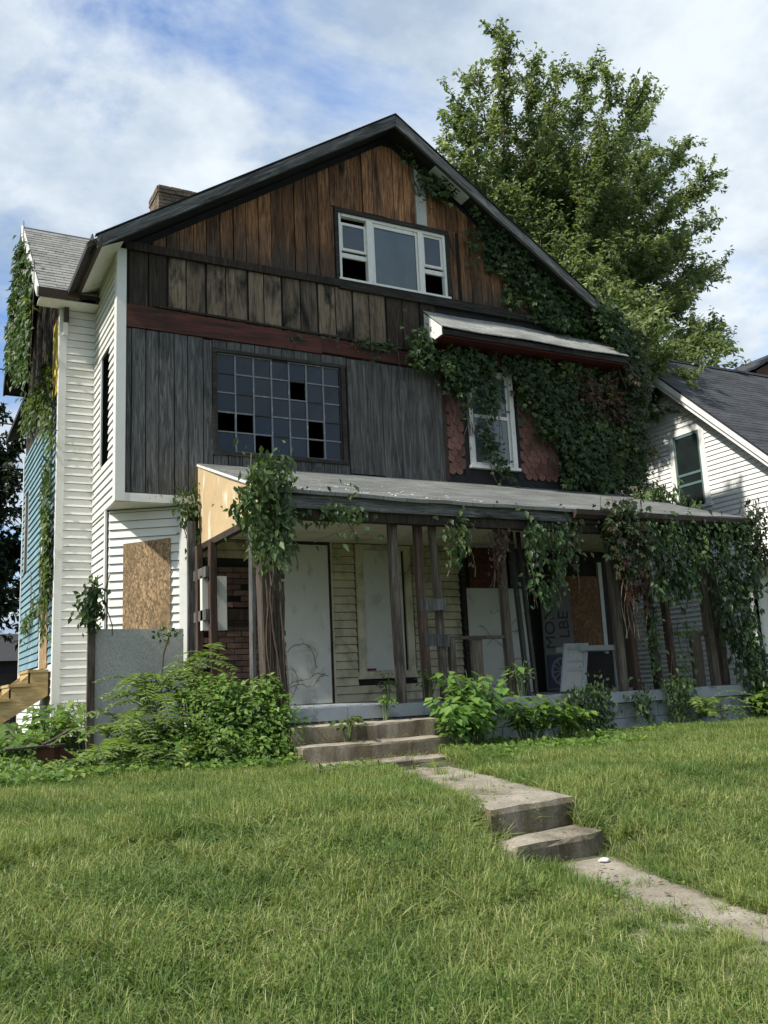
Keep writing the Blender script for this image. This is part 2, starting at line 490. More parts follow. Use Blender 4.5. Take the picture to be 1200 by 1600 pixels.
M['leaf_tree'] = leaf_mat('leaf_tree', [(0, (0.075, 0.115, 0.045)), (0.5, (0.16, 0.215, 0.085)), (0.9, (0.28, 0.335, 0.165)), (1, (0.46, 0.50, 0.34))], .48)
M['leaf_dark'] = leaf_mat('leaf_dark', [(0, (0.010, 0.018, 0.008)), (0.6, (0.02, 0.034, 0.014)), (1, (0.045, 0.06, 0.026))], .25)  # backlit shade of the far tree painted into near-black greens
M['leaf_bush'] = leaf_mat('leaf_bush', [(0, (0.05, 0.11, 0.02)), (0.5, (0.11, 0.20, 0.036)), (0.88, (0.19, 0.29, 0.055)), (1, (0.30, 0.37, 0.09))], .4)
M['leaf_fern'] = leaf_mat('leaf_fern', [(0, (0.07, 0.13, 0.028)), (0.5, (0.15, 0.23, 0.05)), (1, (0.28, 0.35, 0.10))], .4)
M['leaf_lime'] = leaf_mat('leaf_lime', [(0, (0.07, 0.15, 0.03)), (0.5, (0.13, 0.24, 0.05)), (1, (0.22, 0.34, 0.09))], .42)
M['grass'] = leaf_mat('grass', [(0, (0.075, 0.13, 0.028)), (0.45, (0.20, 0.265, 0.066)), (0.8, (0.335, 0.37, 0.12)), (0.92, (0.48, 0.46, 0.22)), (1, (0.62, 0.56, 0.37))],
                       .35, .55, patch=(1.4, 0.46, 0.62, (0.60, 0.74, 0.62)))
M['bark'] = wood('bark', (0.04, 0.033, 0.026), (0.085, 0.07, 0.055), (0.14, 0.12, 0.10), grain=(24, 24, 4), amt=(0.6, 0.8))
M['stem'] = wood('stem', (0.05, 0.035, 0.025), (0.10, 0.075, 0.055), (0.16, 0.13, 0.10), grain=(24, 24, 4), amt=(0.6, 0.8))
M['stem_green'] = plain('stem_green', (0.10, 0.14, 0.05), 0.2, 0.7)


def soil_mat():
    mt, nt, b = new_mat('soil')
    f = noise(nt, coords(nt, (6, 6, 6), False), 1, 6)
    f2 = noise(nt, coords(nt, (.5, .5, .5), False), 1, 4)
    c = ramp(nt, f, [(0.3, (0.028, 0.04, 0.014)), (0.55, (0.06, 0.075, 0.026)), (0.75, (0.09, 0.095, 0.04))])
    c = mix(nt, ramp(nt, f2, [(0.55, (0, 0, 0)), (0.7, (.6, .6, .6))]), c, (0.075, 0.06, 0.038))
    nt.links.new(c, b.inputs['Base Color'])
    b.inputs['Roughness'].default_value = 0.95
    bump(nt, b, f, 0.6, 0.03)
    return mt


M['soil'] = soil_mat()


# ------------------------------------------------------------------ mesh helpers
def tag(o, label=None, cat=None, group=None, kind=None):
    if label:
        o['label'] = label
    if cat:
        o['category'] = cat
    if group:
        o['group'] = group
    if kind:
        o['kind'] = kind
    return o


def empty(name, loc=(0, 0, 0)):
    o = bpy.data.objects.new(name, None)
    o.location = loc
    o.empty_display_size = .2
    COL.objects.link(o)
    return o


def link(name, me, mat=None, parent=None):
    o = bpy.data.objects.new(name, me)
    COL.objects.link(o)
    if mat is not None and not me.materials:
        me.materials.append(M[mat] if isinstance(mat, str) else mat)
    if parent is not None:
        o.parent = parent
        off = Vector((0, 0, 0))
        p = parent
        while p is not None:
            off += p.location
            p = p.parent
        o.location = -off
    return o


class MB:
    def __init__(s):
        s.v, s.f = [], []

    def add(s, vs, fs):
        k = len(s.v)
        s.v += [tuple(p) for p in vs]
        s.f += [tuple(i + k for i in f) for f in fs]
        return s

    def hexa(s, p):               # 8 corners: bottom 4 ccw, top 4 ccw
        return s.add(p, [(3, 2, 1, 0), (4, 5, 6, 7), (0, 1, 5, 4), (1, 2, 6, 5), (2, 3, 7, 6), (3, 0, 4, 7)])

    def box(s, x0, x1, y0, y1, z0, z1):
        return s.hexa([(x0, y0, z0), (x1, y0, z0), (x1, y1, z0), (x0, y1, z0), (x0, y0, z1), (x1, y0, z1), (x1, y1, z1), (x0, y1, z1)])

    def slopebox(s, x0, x1, y0, y1, z0, za, zb):   # top runs from za at x0 to zb at x1
        return s.hexa([(x0, y0, z0), (x1, y0, z0), (x1, y1, z0), (x0, y1, z0), (x0, y0, za), (x1, y0, zb), (x1, y1, zb), (x0, y1, za)])

    def prism(s, poly, ext):      # polygon extruded by vector
        n = len(poly)
        e = Vector(ext)
        b = [Vector(p) for p in poly]
        return s.add(b + [p + e for p in b], [tuple(range(n))[::-1], tuple(range(n, 2 * n))] + [(i, (i + 1) % n, n + (i + 1) % n, n + i) for i in range(n)])

    def tube(s, pts, rad, seg=6):
        pts = [Vector(p) for p in pts]
        rings = []
        for i, p in enumerate(pts):
            d = (pts[min(i + 1, len(pts) - 1)] - pts[max(i - 1, 0)]).normalized()
            a = d.cross(Vector((0.3, 0.2, 1)) if abs(d.z) < .9 else Vector((1, 0, 0))).normalized()
            b = d.cross(a)
            r = rad[i] if isinstance(rad, (list, tuple)) else rad
            rings.append([p + (a * math.cos(2 * math.pi * k / seg) + b * math.sin(2 * math.pi * k / seg)) * r for k in range(seg)])
        vs = [q for r in rings for q in r]
        fs = []
        for i in range(len(pts) - 1):
            for k in range(seg):
                fs.append((i * seg + k, i * seg + (k + 1) % seg, (i + 1) * seg + (k + 1) % seg, (i + 1) * seg + k))
        fs.append(tuple(range(seg))[::-1])
        fs.append(tuple((len(pts) - 1) * seg + k for k in range(seg)))
        return s.add(vs, fs)

    def mesh(s, name, smooth=False):
        me = bpy.data.meshes.new(name)
        me.from_pydata(s.v, [], s.f)
        if smooth:
            me.polygons.foreach_set('use_smooth', [True] * len(me.polygons))
        me.update()
        return me

    def build(s, name, mat, parent=None, smooth=False):
        import bmesh
        me = s.mesh(name, smooth)
        bm = bmesh.new()
        bm.from_mesh(me)
        bmesh.ops.recalc_face_normals(bm, faces=bm.faces)
        bm.to_mesh(me)
        bm.free()
        return link(name, me, mat, parent)


def jit(a):
    return random.uniform(-a, a)


def box(name, mat, parent, *a):
    return MB().box(*a).build(name, mat, parent)


def np_mesh(name, V, F, rnd=None):
    """V (n,3), F (m,3) triangles or (m,4)"""
    me = bpy.data.meshes.new(name)
    n, mm, k = len(V), len(F), F.shape[1]
    me.vertices.add(n)
    me.vertices.foreach_set('co', np.ascontiguousarray(V, dtype=np.float32).ravel())
    me.loops.add(mm * k)
    me.loops.foreach_set('vertex_index', np.ascontiguousarray(F, dtype=np.int32).ravel())
    me.polygons.add(mm)
    me.polygons.foreach_set('loop_start', np.arange(0, mm * k, k, dtype=np.int32))
    me.polygons.foreach_set('loop_total', np.full(mm, k, dtype=np.int32))
    me.update(calc_edges=True)
    if rnd is not None:
        at = me.attributes.new('rnd', 'FLOAT', 'POINT')
        at.data.foreach_set('value', np.ascontiguousarray(rnd, dtype=np.float32))
    return me


def unit(a):
    return a / np.maximum(np.linalg.norm(a, axis=-1, keepdims=True), 1e-9)


def leaf_arrays(P, N, T, size, aspect=0.55, fold=0.12):
    N = unit(N)
    T = unit(T - N * np.sum(T * N, axis=1, keepdims=True))
    W = np.cross(N, T)
    s = size[:, None]
    v0 = P
    v1 = P + T * s * .42 + W * s * aspect * .5 + N * s * fold
    v2 = P + T * s - N * s * fold * .6
    v3 = P + T * s * .42 - W * s * aspect * .5 + N * s * fold
    V = np.stack([v0, v1, v2, v3], 1).reshape(-1, 3)
    k = np.arange(len(P))[:, None] * 4
    F = np.concatenate([k + np.array([[0, 1, 2]]), k + np.array([[0, 2, 3]])], 0)
    return V, F


class Leaves:
    def __init__(s):
        s.P, s.N, s.T, s.S, s.R = [], [], [], [], []

    def add(s, P, N, T, S, R):
        s.P.append(P), s.N.append(N), s.T.append(T), s.S.append(S), s.R.append(R)

    def build(s, name, mat, parent, aspect=.55, fold=.12, fingers=1, spread=.75):
        P, N, T, S, R = [np.concatenate(a) for a in (s.P, s.N, s.T, s.S, s.R)]
        if fingers > 1:
            N = unit(N)
            T = unit(T - N * np.sum(T * N, axis=1, keepdims=True))
            W = np.cross(N, T)
            Ps, Ns, Ts, Ss, Rs = [], [], [], [], []
            for k in range(fingers):
                a = (k - (fingers - 1) / 2) * spread
                Ps.append(P), Ns.append(N), Ts.append(T * math.cos(a) + W * math.sin(a))
                Ss.append(S * (1 - .22 * abs(k - (fingers - 1) / 2))), Rs.append(R)
            P, N, T, S, R = [np.concatenate(a) for a in (Ps, Ns, Ts, Ss, Rs)]
        V, F = leaf_arrays(P, N, T, S, aspect, fold)
        o = link(name, np_mesh(name, V, F, np.repeat(np.clip(R, 0, 1), 4)), mat, parent)
        o['kind'] = 'stuff'           # leaves too many and too small to pick apart
        return o


def in_poly(px, py, poly):
    c = np.zeros(len(px), bool)
    n = len(poly)
    for i in range(n):
        x0, y0 = poly[i]
        x1, y1 = poly[(i + 1) % n]
        if y0 == y1:
            continue
        t = ((y0 > py) != (y1 > py)) & (px < (x1 - x0) * (py - y0) / (y1 - y0) + x0)
        c ^= t
    return c


def sample_poly(poly, n):
    a = np.array(poly)
    lo, hi = a.min(0), a.max(0)
    out = np.zeros((0, 2))
    while len(out) < n:
        q = RNG.uniform(lo, hi, (n * 2 + 50, 2))
        out = np.concatenate([out, q[in_poly(q[:, 0], q[:, 1], poly)]])
    return out[:n]


# ------------------------------------------------------------------ terrain
GY = [-60, -30, -12.5, -9.6, -8.4, -7.5, -6.7, -4.0, 60]
GZ = [-1.5, -1.45, -1.42, -1.17, -1.00, -0.79, -0.645, -0.57, -0.57]


def gz(x, y):
    x, y = np.asarray(x, float), np.asarray(y, float)
    z = np.interp(y, GY, GZ)
    # the lower path runs in a shallow cut through the bank
    zp = np.interp(y, [-10.6, -9.0, -7.5], [-1.22, -1.09, -.97])
    d = np.abs(x - (1.25 + (y + 7.6) * .07)) - .40
    k = np.clip(1 - d / .36, 0, 1)
    k = k * k * (3 - 2 * k) * np.clip((-7.25 - y) / .2, 0, 1)
    z = z + (np.minimum(zp, z) - z) * k
    return z + .018 * np.sin(x * 1.7 + y * .8) + .015 * np.sin(x * .6 - y * 1.9 + 1) + .01 * np.sin(x * 4.1 + 2.2 * y)


def terrain():
    xs = np.unique(np.concatenate([np.linspace(-400, -12, 12), np.arange(-12, 0, .4), np.arange(0, 2.6, .1), np.arange(2.6, 16, .4), np.linspace(16, 500, 12)]))
    ys = np.unique(np.concatenate([np.linspace(-400, -14, 12), np.arange(-14, 2, .35), np.linspace(2, 900, 14)]))
    X, Y = np.meshgrid(xs, ys)
    Z = gz(X, Y)
    V = np.stack([X, Y, Z], -1).reshape(-1, 3)
    nx, ny = len(xs), len(ys)
    i, j = np.meshgrid(np.arange(nx - 1), np.arange(ny - 1))
    a = (j * nx + i).ravel()
    F = np.stack([a, a + 1, a + 1 + nx, a + nx], 1)
    o = link('lawn', np_mesh('lawn', V, F), 'soil')
    o.data.polygons.foreach_set('use_smooth', [True] * len(o.data.polygons))
    tag(o, 'overgrown front lawn sloping down from the house', None, None, 'structure')


terrain()

# ------------------------------------------------------------------ house
house = tag(empty('abandoned_house', (4.5, 4, -.6)), 'derelict gabled house with bare weathered boards, white siding and vine-covered porch', 'house')
RS, AX, AZ = 0.655, 4.5, 9.72          # roof slope, apex x and z (top of the front edge)


def roofz(x):
    return AZ - RS * abs(x - AX)


def wall_cols(mb, xs, z0f, z1f, holes, y0, y1):
    """vertical wall in the xz plane with rectangular openings (x0,x1,z0,z1)"""
    br = sorted(set([round(v, 4) for v in list(xs) + [h[0] for h in holes] + [h[1] for h in holes] if xs[0] <= v <= xs[-1]]))
    for a, b in zip(br[:-1], br[1:]):
        mid = (a + b) / 2
        hs = sorted([(h[2], h[3]) for h in holes if h[0] < mid < h[1]])
        z = z0f
        for h0, h1 in hs:
            if h0 > z:
                mb.box(a, b, y0, y1, z, h0)
            z = h1
        mb.slopebox(a, b, y0, y1, z, z1f(a), z1f(b))


H_GAB = (3.53, 5.59, 6.76, 7.93)
H_FAC = (1.43, 3.47, 3.69, 5.22)
H_SASH = (5.86, 6.78, 3.80, 5.48)
H_SIDE = (0.54, 1.14, 3.58, 5.27)
mb = MB()
wall_cols(mb, [0.03, AX, 8.97], 2.86, lambda x: roofz(x) - .16, [H_GAB, H_FAC, H_SASH], 0, .14)
upper = mb.build('upper_wall', 'tar', house)
mb = MB()
mb.box(.03, 8.97, .14, 9.9, 2.86, 2.98).box(.2, 8.8, .14, 9.9, 6.5, 6.6)      # floors
mb.box(8.85, 8.99, .14, 10, -.6, 6.6).box(0, 9, 10, 10.15, -.6, 6.6)
mb.box(.15, 8.8, 2.4, 2.5, -.55, 6.45)
mb.build('inner_walls', 'interior', house)

# --- gable boards
gx = .08
k = 0
while gx < 8.9:
    wdt = random.uniform(.195, .222)
    x1 = min(gx + wdt, 8.94)
    yo = -.024 - random.choice((0, .004, .016, .024)) - random.uniform(0, .008)
    gap = random.uniform(.006, .020)
    a, b = gx + gap / 2, x1 - gap / 2
    za, zb = roofz(a) - .30, roofz(b) - .30
    segs = [(6.72 + jit(.01), None)]
    if b > H_GAB[0] - .08 and a < H_GAB[1] + .08:
        segs = [(H_GAB[3] + .09, None)]
    for z0, _ in segs:
        if min(za, zb) - z0 > .02:
            mat = 'gable_wood'
            if 5.0 < (a + b) / 2 < 5.26:
                mat = 'cement'
            MB().slopebox(a, b, yo, -.004, z0, za, zb).build('plank', mat, upper)
    gx = x1
    k += 1
# side slivers next to the gable window
for a, b in ((3.34, 3.44), (5.68, 5.80)):
    MB().box(a, b, -.034, -.004, 6.73, 8.03).build('plank', 'gable_wood', upper)
# --- trim between gable and band
MB().box(.08, 3.5, -.075, -.004, 6.60, 6.72).build('trim_board', 'brown_wood', upper)
MB().box(3.5, 8.92, -.075, -.004, 6.57, 6.73).build('trim_board', 'trim_dark', upper)
# --- tan plywood band
tb = [.12, .42, .69, .98, 1.27, 1.59, 1.93, 2.20, 2.49, 2.81, 3.10, 3.42, 3.72, 4.03, 4.33, 4.65, 4.98, 5.3]
for i, (a, b) in enumerate(zip(tb[:-1], tb[1:])):
    bt = np.interp((a + b) / 2, [0, 5], [5.76, 5.66])
    dark = i < 2 or i > 13
    g0 = .012 if i % 2 else .032
    MB().box(a + g0, b - .006, -.026 - random.uniform(0, .008), -.004, bt - .03, 6.597).build('plank', 'brown_wood' if dark else 'tan_wood', upper)
# --- red band in two boards
def tilt_board(name, mat, x0, x1, zt0, zt1, zb0, zb1, y0, y1, parent):
    return MB().hexa([(x0, y0, zb0), (x1, y0, zb1), (x1, y1, zb1), (x0, y1, zb0), (x0, y0, zt0), (x1, y0, zt1), (x1, y1, zt1), (x0, y1, zt0)]).build(name, mat, parent)


tilt_board('band_board', 'red_board', .1, 3.15, 5.765, 5.685, 5.42, 5.41, -.05, -.004, upper)
tilt_board('band_board', 'red_board', 3.157, 5.3, 5.683, 5.64, 5.44, 5.40, -.045, -.004, upper)
tilt_board('trim_board', 'brown_wood', .5, 5.2, 5.80, 5.70, 5.768, 5.668, -.07, -.004, upper)
# --- grooved grey panels
gb = [.11, .19, .39, .58, .80, 1.0, 1.23, 1.37]
for a, b in zip(gb[:-1], gb[1:]):
    MB().box(a + .006, b - .008, -.03 - random.uniform(0, .006), -.004, 3.0 if b < 1.3 else 3.3, 5.405 if b < 1.3 else 5.38).build('plank', 'grey_wood', upper)
for i in range(10):                                # boards over the factory window
    a = 1.375 + i * .22
    MB().box(a + .004, a + .214, -.03, -.004, 5.27, 5.40).build('plank', 'grey_wood', upper)
for i in range(10):                                # apron boards below it
    a = 1.375 + i * .22
    MB().box(a + .004, a + .214, -.036, -.004, 3.35, 3.64).build('plank', 'grey_wood', upper)
MB().box(3.585, 4.19, -.035, -.004, 3.50, 5.385).build('plywood_sheet', 'grey_ply', upper)
MB().box(4.20, 5.335, -.028, -.004, 3.45, 5.38).build('plywood_sheet', 'grey_ply', upper)
MB().box(.1, 1.3, -.045, -.004, 2.87, 2.99).build('trim_board', 'white_paint', upper)
MB().box(5.34, 5.41, -.032, -.004, 3.5, 5.62).build('trim_board', 'post_red', upper)
# --- fish-scale shingles
pts = [(-.5, .62), (-.5, 0)] + [(.5 * math.cos(math.pi + t * math.pi / 8), -.08 - .42 * math.sin(t * math.pi / 8)) for t in range(0, 9)] + [(.5, 0), (.5, .62)]
SW = .142
scale_me = MB().prism([(p[0] * (SW - .006), -.012, p[1] * SW * 1.25) for p in pts], (0, .012, 0)).mesh('fish_scale')
scale_me.materials.append(M['scale_red'])
row = 0
z = 3.70
while z < 5.95:
    x = 5.46 + (SW / 2 if row % 2 else 0)
    while x < 7.72:
        if not (5.72 < x < 6.92 and z < 5.62):
            o = link('shingle', scale_me, None, upper)
            o.location += Vector((x + jit(.003), -.016 - random.uniform(0, .004), z + jit(.006)))
            o.rotation_euler = (math.radians(-6), jit(.03), 0)
        x += SW
    z += .106
    row += 1
MB().box(5.42, 7.9, -.012, -.004, 3.42, 3.62).build('flashing', 'tar', upper)

# --- factory window
fw = empty('factory_window', (2.45, 0, 3.69))
fw.parent = house
fw.location = Vector((2.45, 0, 3.69)) - house.location
fx0, fx1, fz0, fz1 = H_FAC
NC, NR = 7, 5
mb = MB()
mb.box(fx0 - .07, fx1 + .08, -.045, .02, fz1, fz1 + .05).box(fx0 - .07, fx1 + .08, -.06, .02, fz0 - .06, fz0)
mb.box(fx0 - .06, fx0, -.045, .02, fz0, fz1).box(fx1, fx1 + .07, -.045, .02, fz0, fz1)
mb.build('frame', 'trim_dark', fw)
for i in range(NC + 1):
    x = fx0 + .012 + (fx1 - fx0 - .024) * i / NC
    MB().box(x - .012, x + .012, -.004, .03, fz0, fz1).build('muntin', 'iron' if i in (0, NC) else 'muntin', fw)
for j in range(NR + 1):
    zc = fz0 + .012 + (fz1 - fz0 - .024) * j / NR
    for i in range(NC):
        xa = fx0 + .012 + (fx1 - fx0 - .024) * i / NC + .0125
        xb = fx0 + .012 + (fx1 - fx0 - .024) * (i + 1) / NC - .0125
        MB().box(xa, xb, -.002, .028, zc - .010, zc + .010).build('muntin', 'muntin' if (i + j) % 4 else 'iron', fw)
missing = {(1, 4), (3, 0), (3, 1), (3, 5), (4, 2), (4, 5)}
for j in range(NR):
    for i in range(NC):
        if (j, i) in missing:
            continue
        xa = fx0 + .012 + (fx1 - fx0 - .024) * i / NC + .012
        xb = fx0 + .012 + (fx1 - fx0 - .024) * (i + 1) / NC - .012
        zb = fz1 - .012 - (fz1 - fz0 - .024) * j / NR - .010
        za = fz1 - .012 - (fz1 - fz0 - .024) * (j + 1) / NR + .010
        t1, t2 = jit(.004), jit(.004)
        MB().hexa([(xa, .014 + t1, za), (xb, .014 - t1, za), (xb, .018 - t1, za), (xa, .018 + t1, za),
                   (xa, .014 + t2, zb), (xb, .014 - t2 * .5, zb), (xb, .018 - t2 * .5, zb), (xa, .018 + t2, zb)]).build('pane', 'pane_blue', fw)


def part_empty(name, loc, parent):
    e = empty(name, loc)
    e.parent = parent
    e.location = Vector(loc) - parent.location
    return e


# --- gable window (three lights)
gw = part_empty('gable_window', (4.56, 0, 6.74), house)
x0, x1, z0, z1 = H_GAB
mb = MB()
mb.box(x0 - .07, x1 + .07, -.06, -.004, z1, z1 + .075).box(x0 - .07, x0 - .005, -.05, -.004, z0 - .02, z1).box(x1 + .005, x1 + .07, -.05, -.004, z0 - .02, z1)
mb.build('casing', 'trim_dark', gw)
mb = MB()
mb.box(x0, x1, -.03, .06, z1 - .05, z1).box(x0 - .03, x1 + .03, -.085, .06, z0 - .035, z0)
mb.box(x0, x0 + .045, -.03, .06, z0, z1 - .05).box(x1 - .05, x1, -.03, .06, z0, z1 - .05)
mb.box(4.05, 4.16, -.035, .06, z0, z1 - .05).box(5.04, 5.14, -.035, .06, z0, z1 - .05)
mb.box(4.165, 5.035, -.01, .05, z1 - .12, z1 - .05).box(4.165, 4.20, -.01, .05, z0, z1 - .12).box(5.0, 5.035, -.01, .05, z0, z1 - .12).box(4.2, 5.0, -.01, .05, z0, z0 + .04)
mb.build('frame', 'white_paint', gw)
box('pane', 'pane_light', gw, 4.2, 5.0, .01, .016, z0 + .04, z1 - .12)
for a, b, drop in ((x0 + .046, 4.049, .10), (5.141, x1 - .051, .0)):
    zt, zm = z1 - .05 - drop, z0 + .47
    mb = MB()
    mb.box(a, b, .0, .03, zt - .045, zt).box(a, b, -.005, .03, zm + .05, zm + .095)
    mb.box(a, a + .04, .0, .03, zm + .095, zt - .045).box(b - .04, b, .0, .03, zm + .095, zt - .045)
    mb.box(a, b, .01, .045, zm - .065, zm + .012)
    mb.build('sash', 'white_paint', gw)
    box('pane', 'pane_grey', gw, a + .04, b - .04, .012, .018, zm + .095, zt - .045)

# --- white sash window
sw = part_empty('sash_window', (6.3, 0, 3.8), house)
x0, x1, z0, z1 = H_SASH
mb = MB()
mb.box(x0 - .02, x1 + .02, -.05, .06, z1 - .07, z1 + .03).box(x0 - .05, x1 + .05, -.09, .06, z0 - .05, z0)
mb.box(x0 - .02, x0 + .07, -.05, .06, z0, z1 - .07).box(x1 - .07, x1 + .02, -.05, .06, z0, z1 - .07)
mb.build('frame', 'white_paint', sw)
zm = z0 + .86
mb = MB()
a, b = x0 + .071, x1 - .071
mb.box(a, b, -.01, .03, zm, zm + .06).box(a, b, -.01, .03, z0, z0 + .07)
mb.box(a, a + .04, -.005, .03, z0 + .07, zm).box(b - .04, b, -.005, .03, z0 + .07, zm)
mb.box(a, a + .035, .005, .04, zm + .06, z1 - .07).box(b - .035, b, .005, .04, zm + .06, z1 - .07)
mb.build('sash', 'white_paint', sw)
box('pane', 'pane_light', sw, a + .04, b - .04, .010, .016, z0 + .07, zm)
box('pane', 'pane_light', sw, a + .035, b - .035, .018, .024, zm + .06, z1 - .07)
box('sticker', 'sign_white', sw, a + .06, a + .17, .004, .0085, z0 + .09, z0 + .20)
for a in ((5.72, 5.835), (6.81, 6.93)):
    box('casing', 'tar', sw, *a, -.02, -.004, 3.6, 5.6)


# --- lapped siding
def siding(parent, p0, p1, z0, z1, expo, nrm, mat, holes=(), name='siding_board', t=.026, slot=.006):
    """boards along p0->p1 (xy); holes in (s0,s1,z0,z1) along the run"""
    p0, p1, n = Vector((*p0, 0)), Vector((*p1, 0)), Vector((*nrm, 0)).normalized()
    L = (p1 - p0).length
    d = (p1 - p0) / L
    z = z0
    while z < z1 - .02:
        zt = min(z + expo, z1)
        cuts = [(0, L)]
        for h in holes:
            if z < h[3] - .02 and zt > h[2] + .02:
                nc = []
                for a, b in cuts:
                    if h[1] <= a or h[0] >= b:
                        nc.append((a, b))
                    else:
                        if h[0] > a + .03:
                            nc.append((a, h[0]))
                        if h[1] < b - .03:
                            nc.append((h[1], b))
                cuts = nc
        for a, b in cuts:
            A, B = p0 + d * a, p0 + d * b
            s = Vector((0, 0, 1))
            lo, hi = n * (t + random.uniform(0, .003)), n * .004
            base = n * .001
            v = [A + lo + s * z, B + lo + s * (z + jit(.0015)), B + base + s * z, A + base + s * z,
                 A + hi + s * (zt - slot), B + hi + s * (zt - slot + jit(.0015)), B + base + s * (zt - slot), A + base + s * (zt - slot)]
            MB().hexa(v).build(name, mat, parent)
        z = zt


# side wall of the main block, facing left
mb = MB()
for a, b, c, d_ in ((.0, .54, 2.86, 6.55), (1.14, 1.68, 2.86, 6.55), (.54, 1.14, 2.86, 3.58), (.54, 1.14, 5.27, 6.55)):
    mb.box(.002, .12, a + (.141 if a == 0 else 0), b, c, d_)
mb.box(.002, .12, .61, 1.68, -.58, 2.859)
side = mb.build('side_wall', 'tar', house)
siding(side, (0, .12), (0, 1.665), 2.87, 6.55, .1215, (-1, 0), 'white_vinyl', [(.40, 1.04, 3.58, 5.27)])
siding(side, (0, .70), (0, 1.665), -.35, 2.865, .1215, (-1, 0), 'white_vinyl')
MB().box(-.03, .0, .0, .115, 2.87, 6.6).box(-.03, .105, -.052, -.0, 2.87, 6.6).build('corner_board', 'white_vinyl', side)
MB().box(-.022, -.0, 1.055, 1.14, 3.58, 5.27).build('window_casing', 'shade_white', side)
box('window_dark_sheet', 'interior', side, .13, .15, .5, 1.2, 3.5, 5.3)  # dark sheet standing in for the unlit room behind the opening
MB().box(-.028, .0, .605, .70, -.4, 2.855).build('corner_board', 'white_vinyl', side)

# chamfered lower corner
CH0, CH1 = Vector((0, .60)), Vector((.94, 0))
cl = (CH1 - CH0).length
cd = (CH1 - CH0) / cl
cn = Vector((cd.y, -cd.x))
if cn.y > 0:
    cn = -cn
inn = -cn * .1
mb = MB()
mb.hexa([(*CH0, -.58), (*CH1, -.58), (*(CH1 + inn), -.58), (*(CH0 + inn), -.58), (*CH0, 2.855), (*CH1, 2.855), (*(CH1 + inn), 2.855), (*(CH0 + inn), 2.855)])
ch = mb.build('chamfer_wall', 'tar', house)
siding(ch, CH0 + cd * .03, CH1 - cd * .06, -.35, 2.85, .1215, cn, 'white_vinyl')
o0, o1 = CH0 + cd * .25, CH0 + cd * .93
p = lambda q, off, zz: (q.x + cn.x * off, q.y + cn.y * off, zz)
MB().hexa([p(o0, .022, .75), p(o1, .022, .75), p(o1, .036, .75), p(o0, .036, .75), p(o0, .022, 2.35), p(o1, .022, 2.40), p(o1, .036, 2.40), p(o0, .036, 2.35)]).build('osb_sheet', 'osb', ch)
q0, q1 = CH1 - cd * .06, CH1 + cd * .05
MB().hexa([p(q0, .03, -.4), p(q1, .03, -.4), p(q1, -.1, -.4), p(q0, -.1, -.4), p(q0, .03, 2.85), p(q1, .03, 2.85), p(q1, -.1, 2.85), p(q0, -.1, 2.85)]).build('corner_board', 'white_vinyl', ch)
MB().prism([(-.02, -.03, 2.857), (1.3, -.03, 2.857), (1.3, .14, 2.857), (.1, .75, 2.857), (-.02, .75, 2.857)], (0, 0, .008)).build('soffit', 'white_paint', ch)

# --- wing
WX, WY0, WY1 = -.53, 1.68, 5.95
mb = MB()
mb.box(WX + .002, .0, WY0 + .002, WY0 + .1, -.55, 6.35)
wf = mb.build('wing_front_wall', 'tar', house)
siding(wf, (WX + .085, WY0), (-.012, WY0), -.30, 6.32, .1215, (0, -1), 'white_vinyl')
MB().box(WX - .025, WX + .085, WY0 - .028, WY0 + .0, -.45, 6.3).box(WX - .025, WX, WY0, WY0 + .1, -.45, 6.3).build('corner_board', 'white_vinyl', wf)
MB().box(-.03, -.006, WY0 - .024, WY0 + .0, -.3, 6.3).build('corner_bead', 'white_vinyl', wf)
mb = MB()
RY, RZ, RSY = 3.82, 8.65, .90
mb.prism([(WX + .003, WY0 + .11, -.55), (WX + .003, WY1, -.55), (WX + .003, WY1, 6.4), (WX + .003, RY, RZ - .25), (WX + .003, WY0 + .11, 6.4)], (.1, 0, 0))
ws = mb.build('wing_side_wall', 'brown_wood', house)
siding(ws, (WX, WY0 + .1), (WX, WY1 - .04), .78, 4.9, .118, (-1, 0), 'blue_vinyl', [(3.35, 3.85, 2.6, 4.1), (.45, 1.55, .5, 2.9)])
siding(ws, (WX, WY0 + .1), (WX, WY1 - .04), -.3, .77, .118, (-1, 0), 'white_vinyl')
MB().box(WX - .03, WX, WY1 - .05, WY1 + .03, -.4, 4.9).build('corner_board', 'white_vinyl', ws)
for a in ((5.04, 5.10), (5.56, 5.62)):
    box('window_casing', 'shade_white', ws, WX - .02, WX + .001, *a, 2.6, 4.1)
box('window_board', 'brown_wood', ws, WX - .008, WX + .001, 5.1, 5.56, 2.6, 4.1)
box('door_board', 'osb', ws, WX - .03, WX + .001, 2.25, 3.05, .72, 2.85)
MB().box(WX - .03, WX + .001, 3.06, 3.16, .72, 2.95).build('door_casing', 'white_vinyl', ws)
box('yellow_board', 'yellow', ws, WX - .02, WX + .001, 1.80, 2.4, 4.95, 6.2)

# --- main roof
mb = MB()
EL = 5.0     # half run to the outer eave
for s in (-1, 1):
    xo = AX + s * EL
    zo = AZ - RS * EL
    pr = [(AX, -.36, AZ), (xo, -.36, zo), (xo, -.36, zo - .09), (AX, -.36, AZ - .11)]
    mb.prism(pr, (0, 10.9, 0))
roof = mb.build('main_roof', 'dark_roof', house)
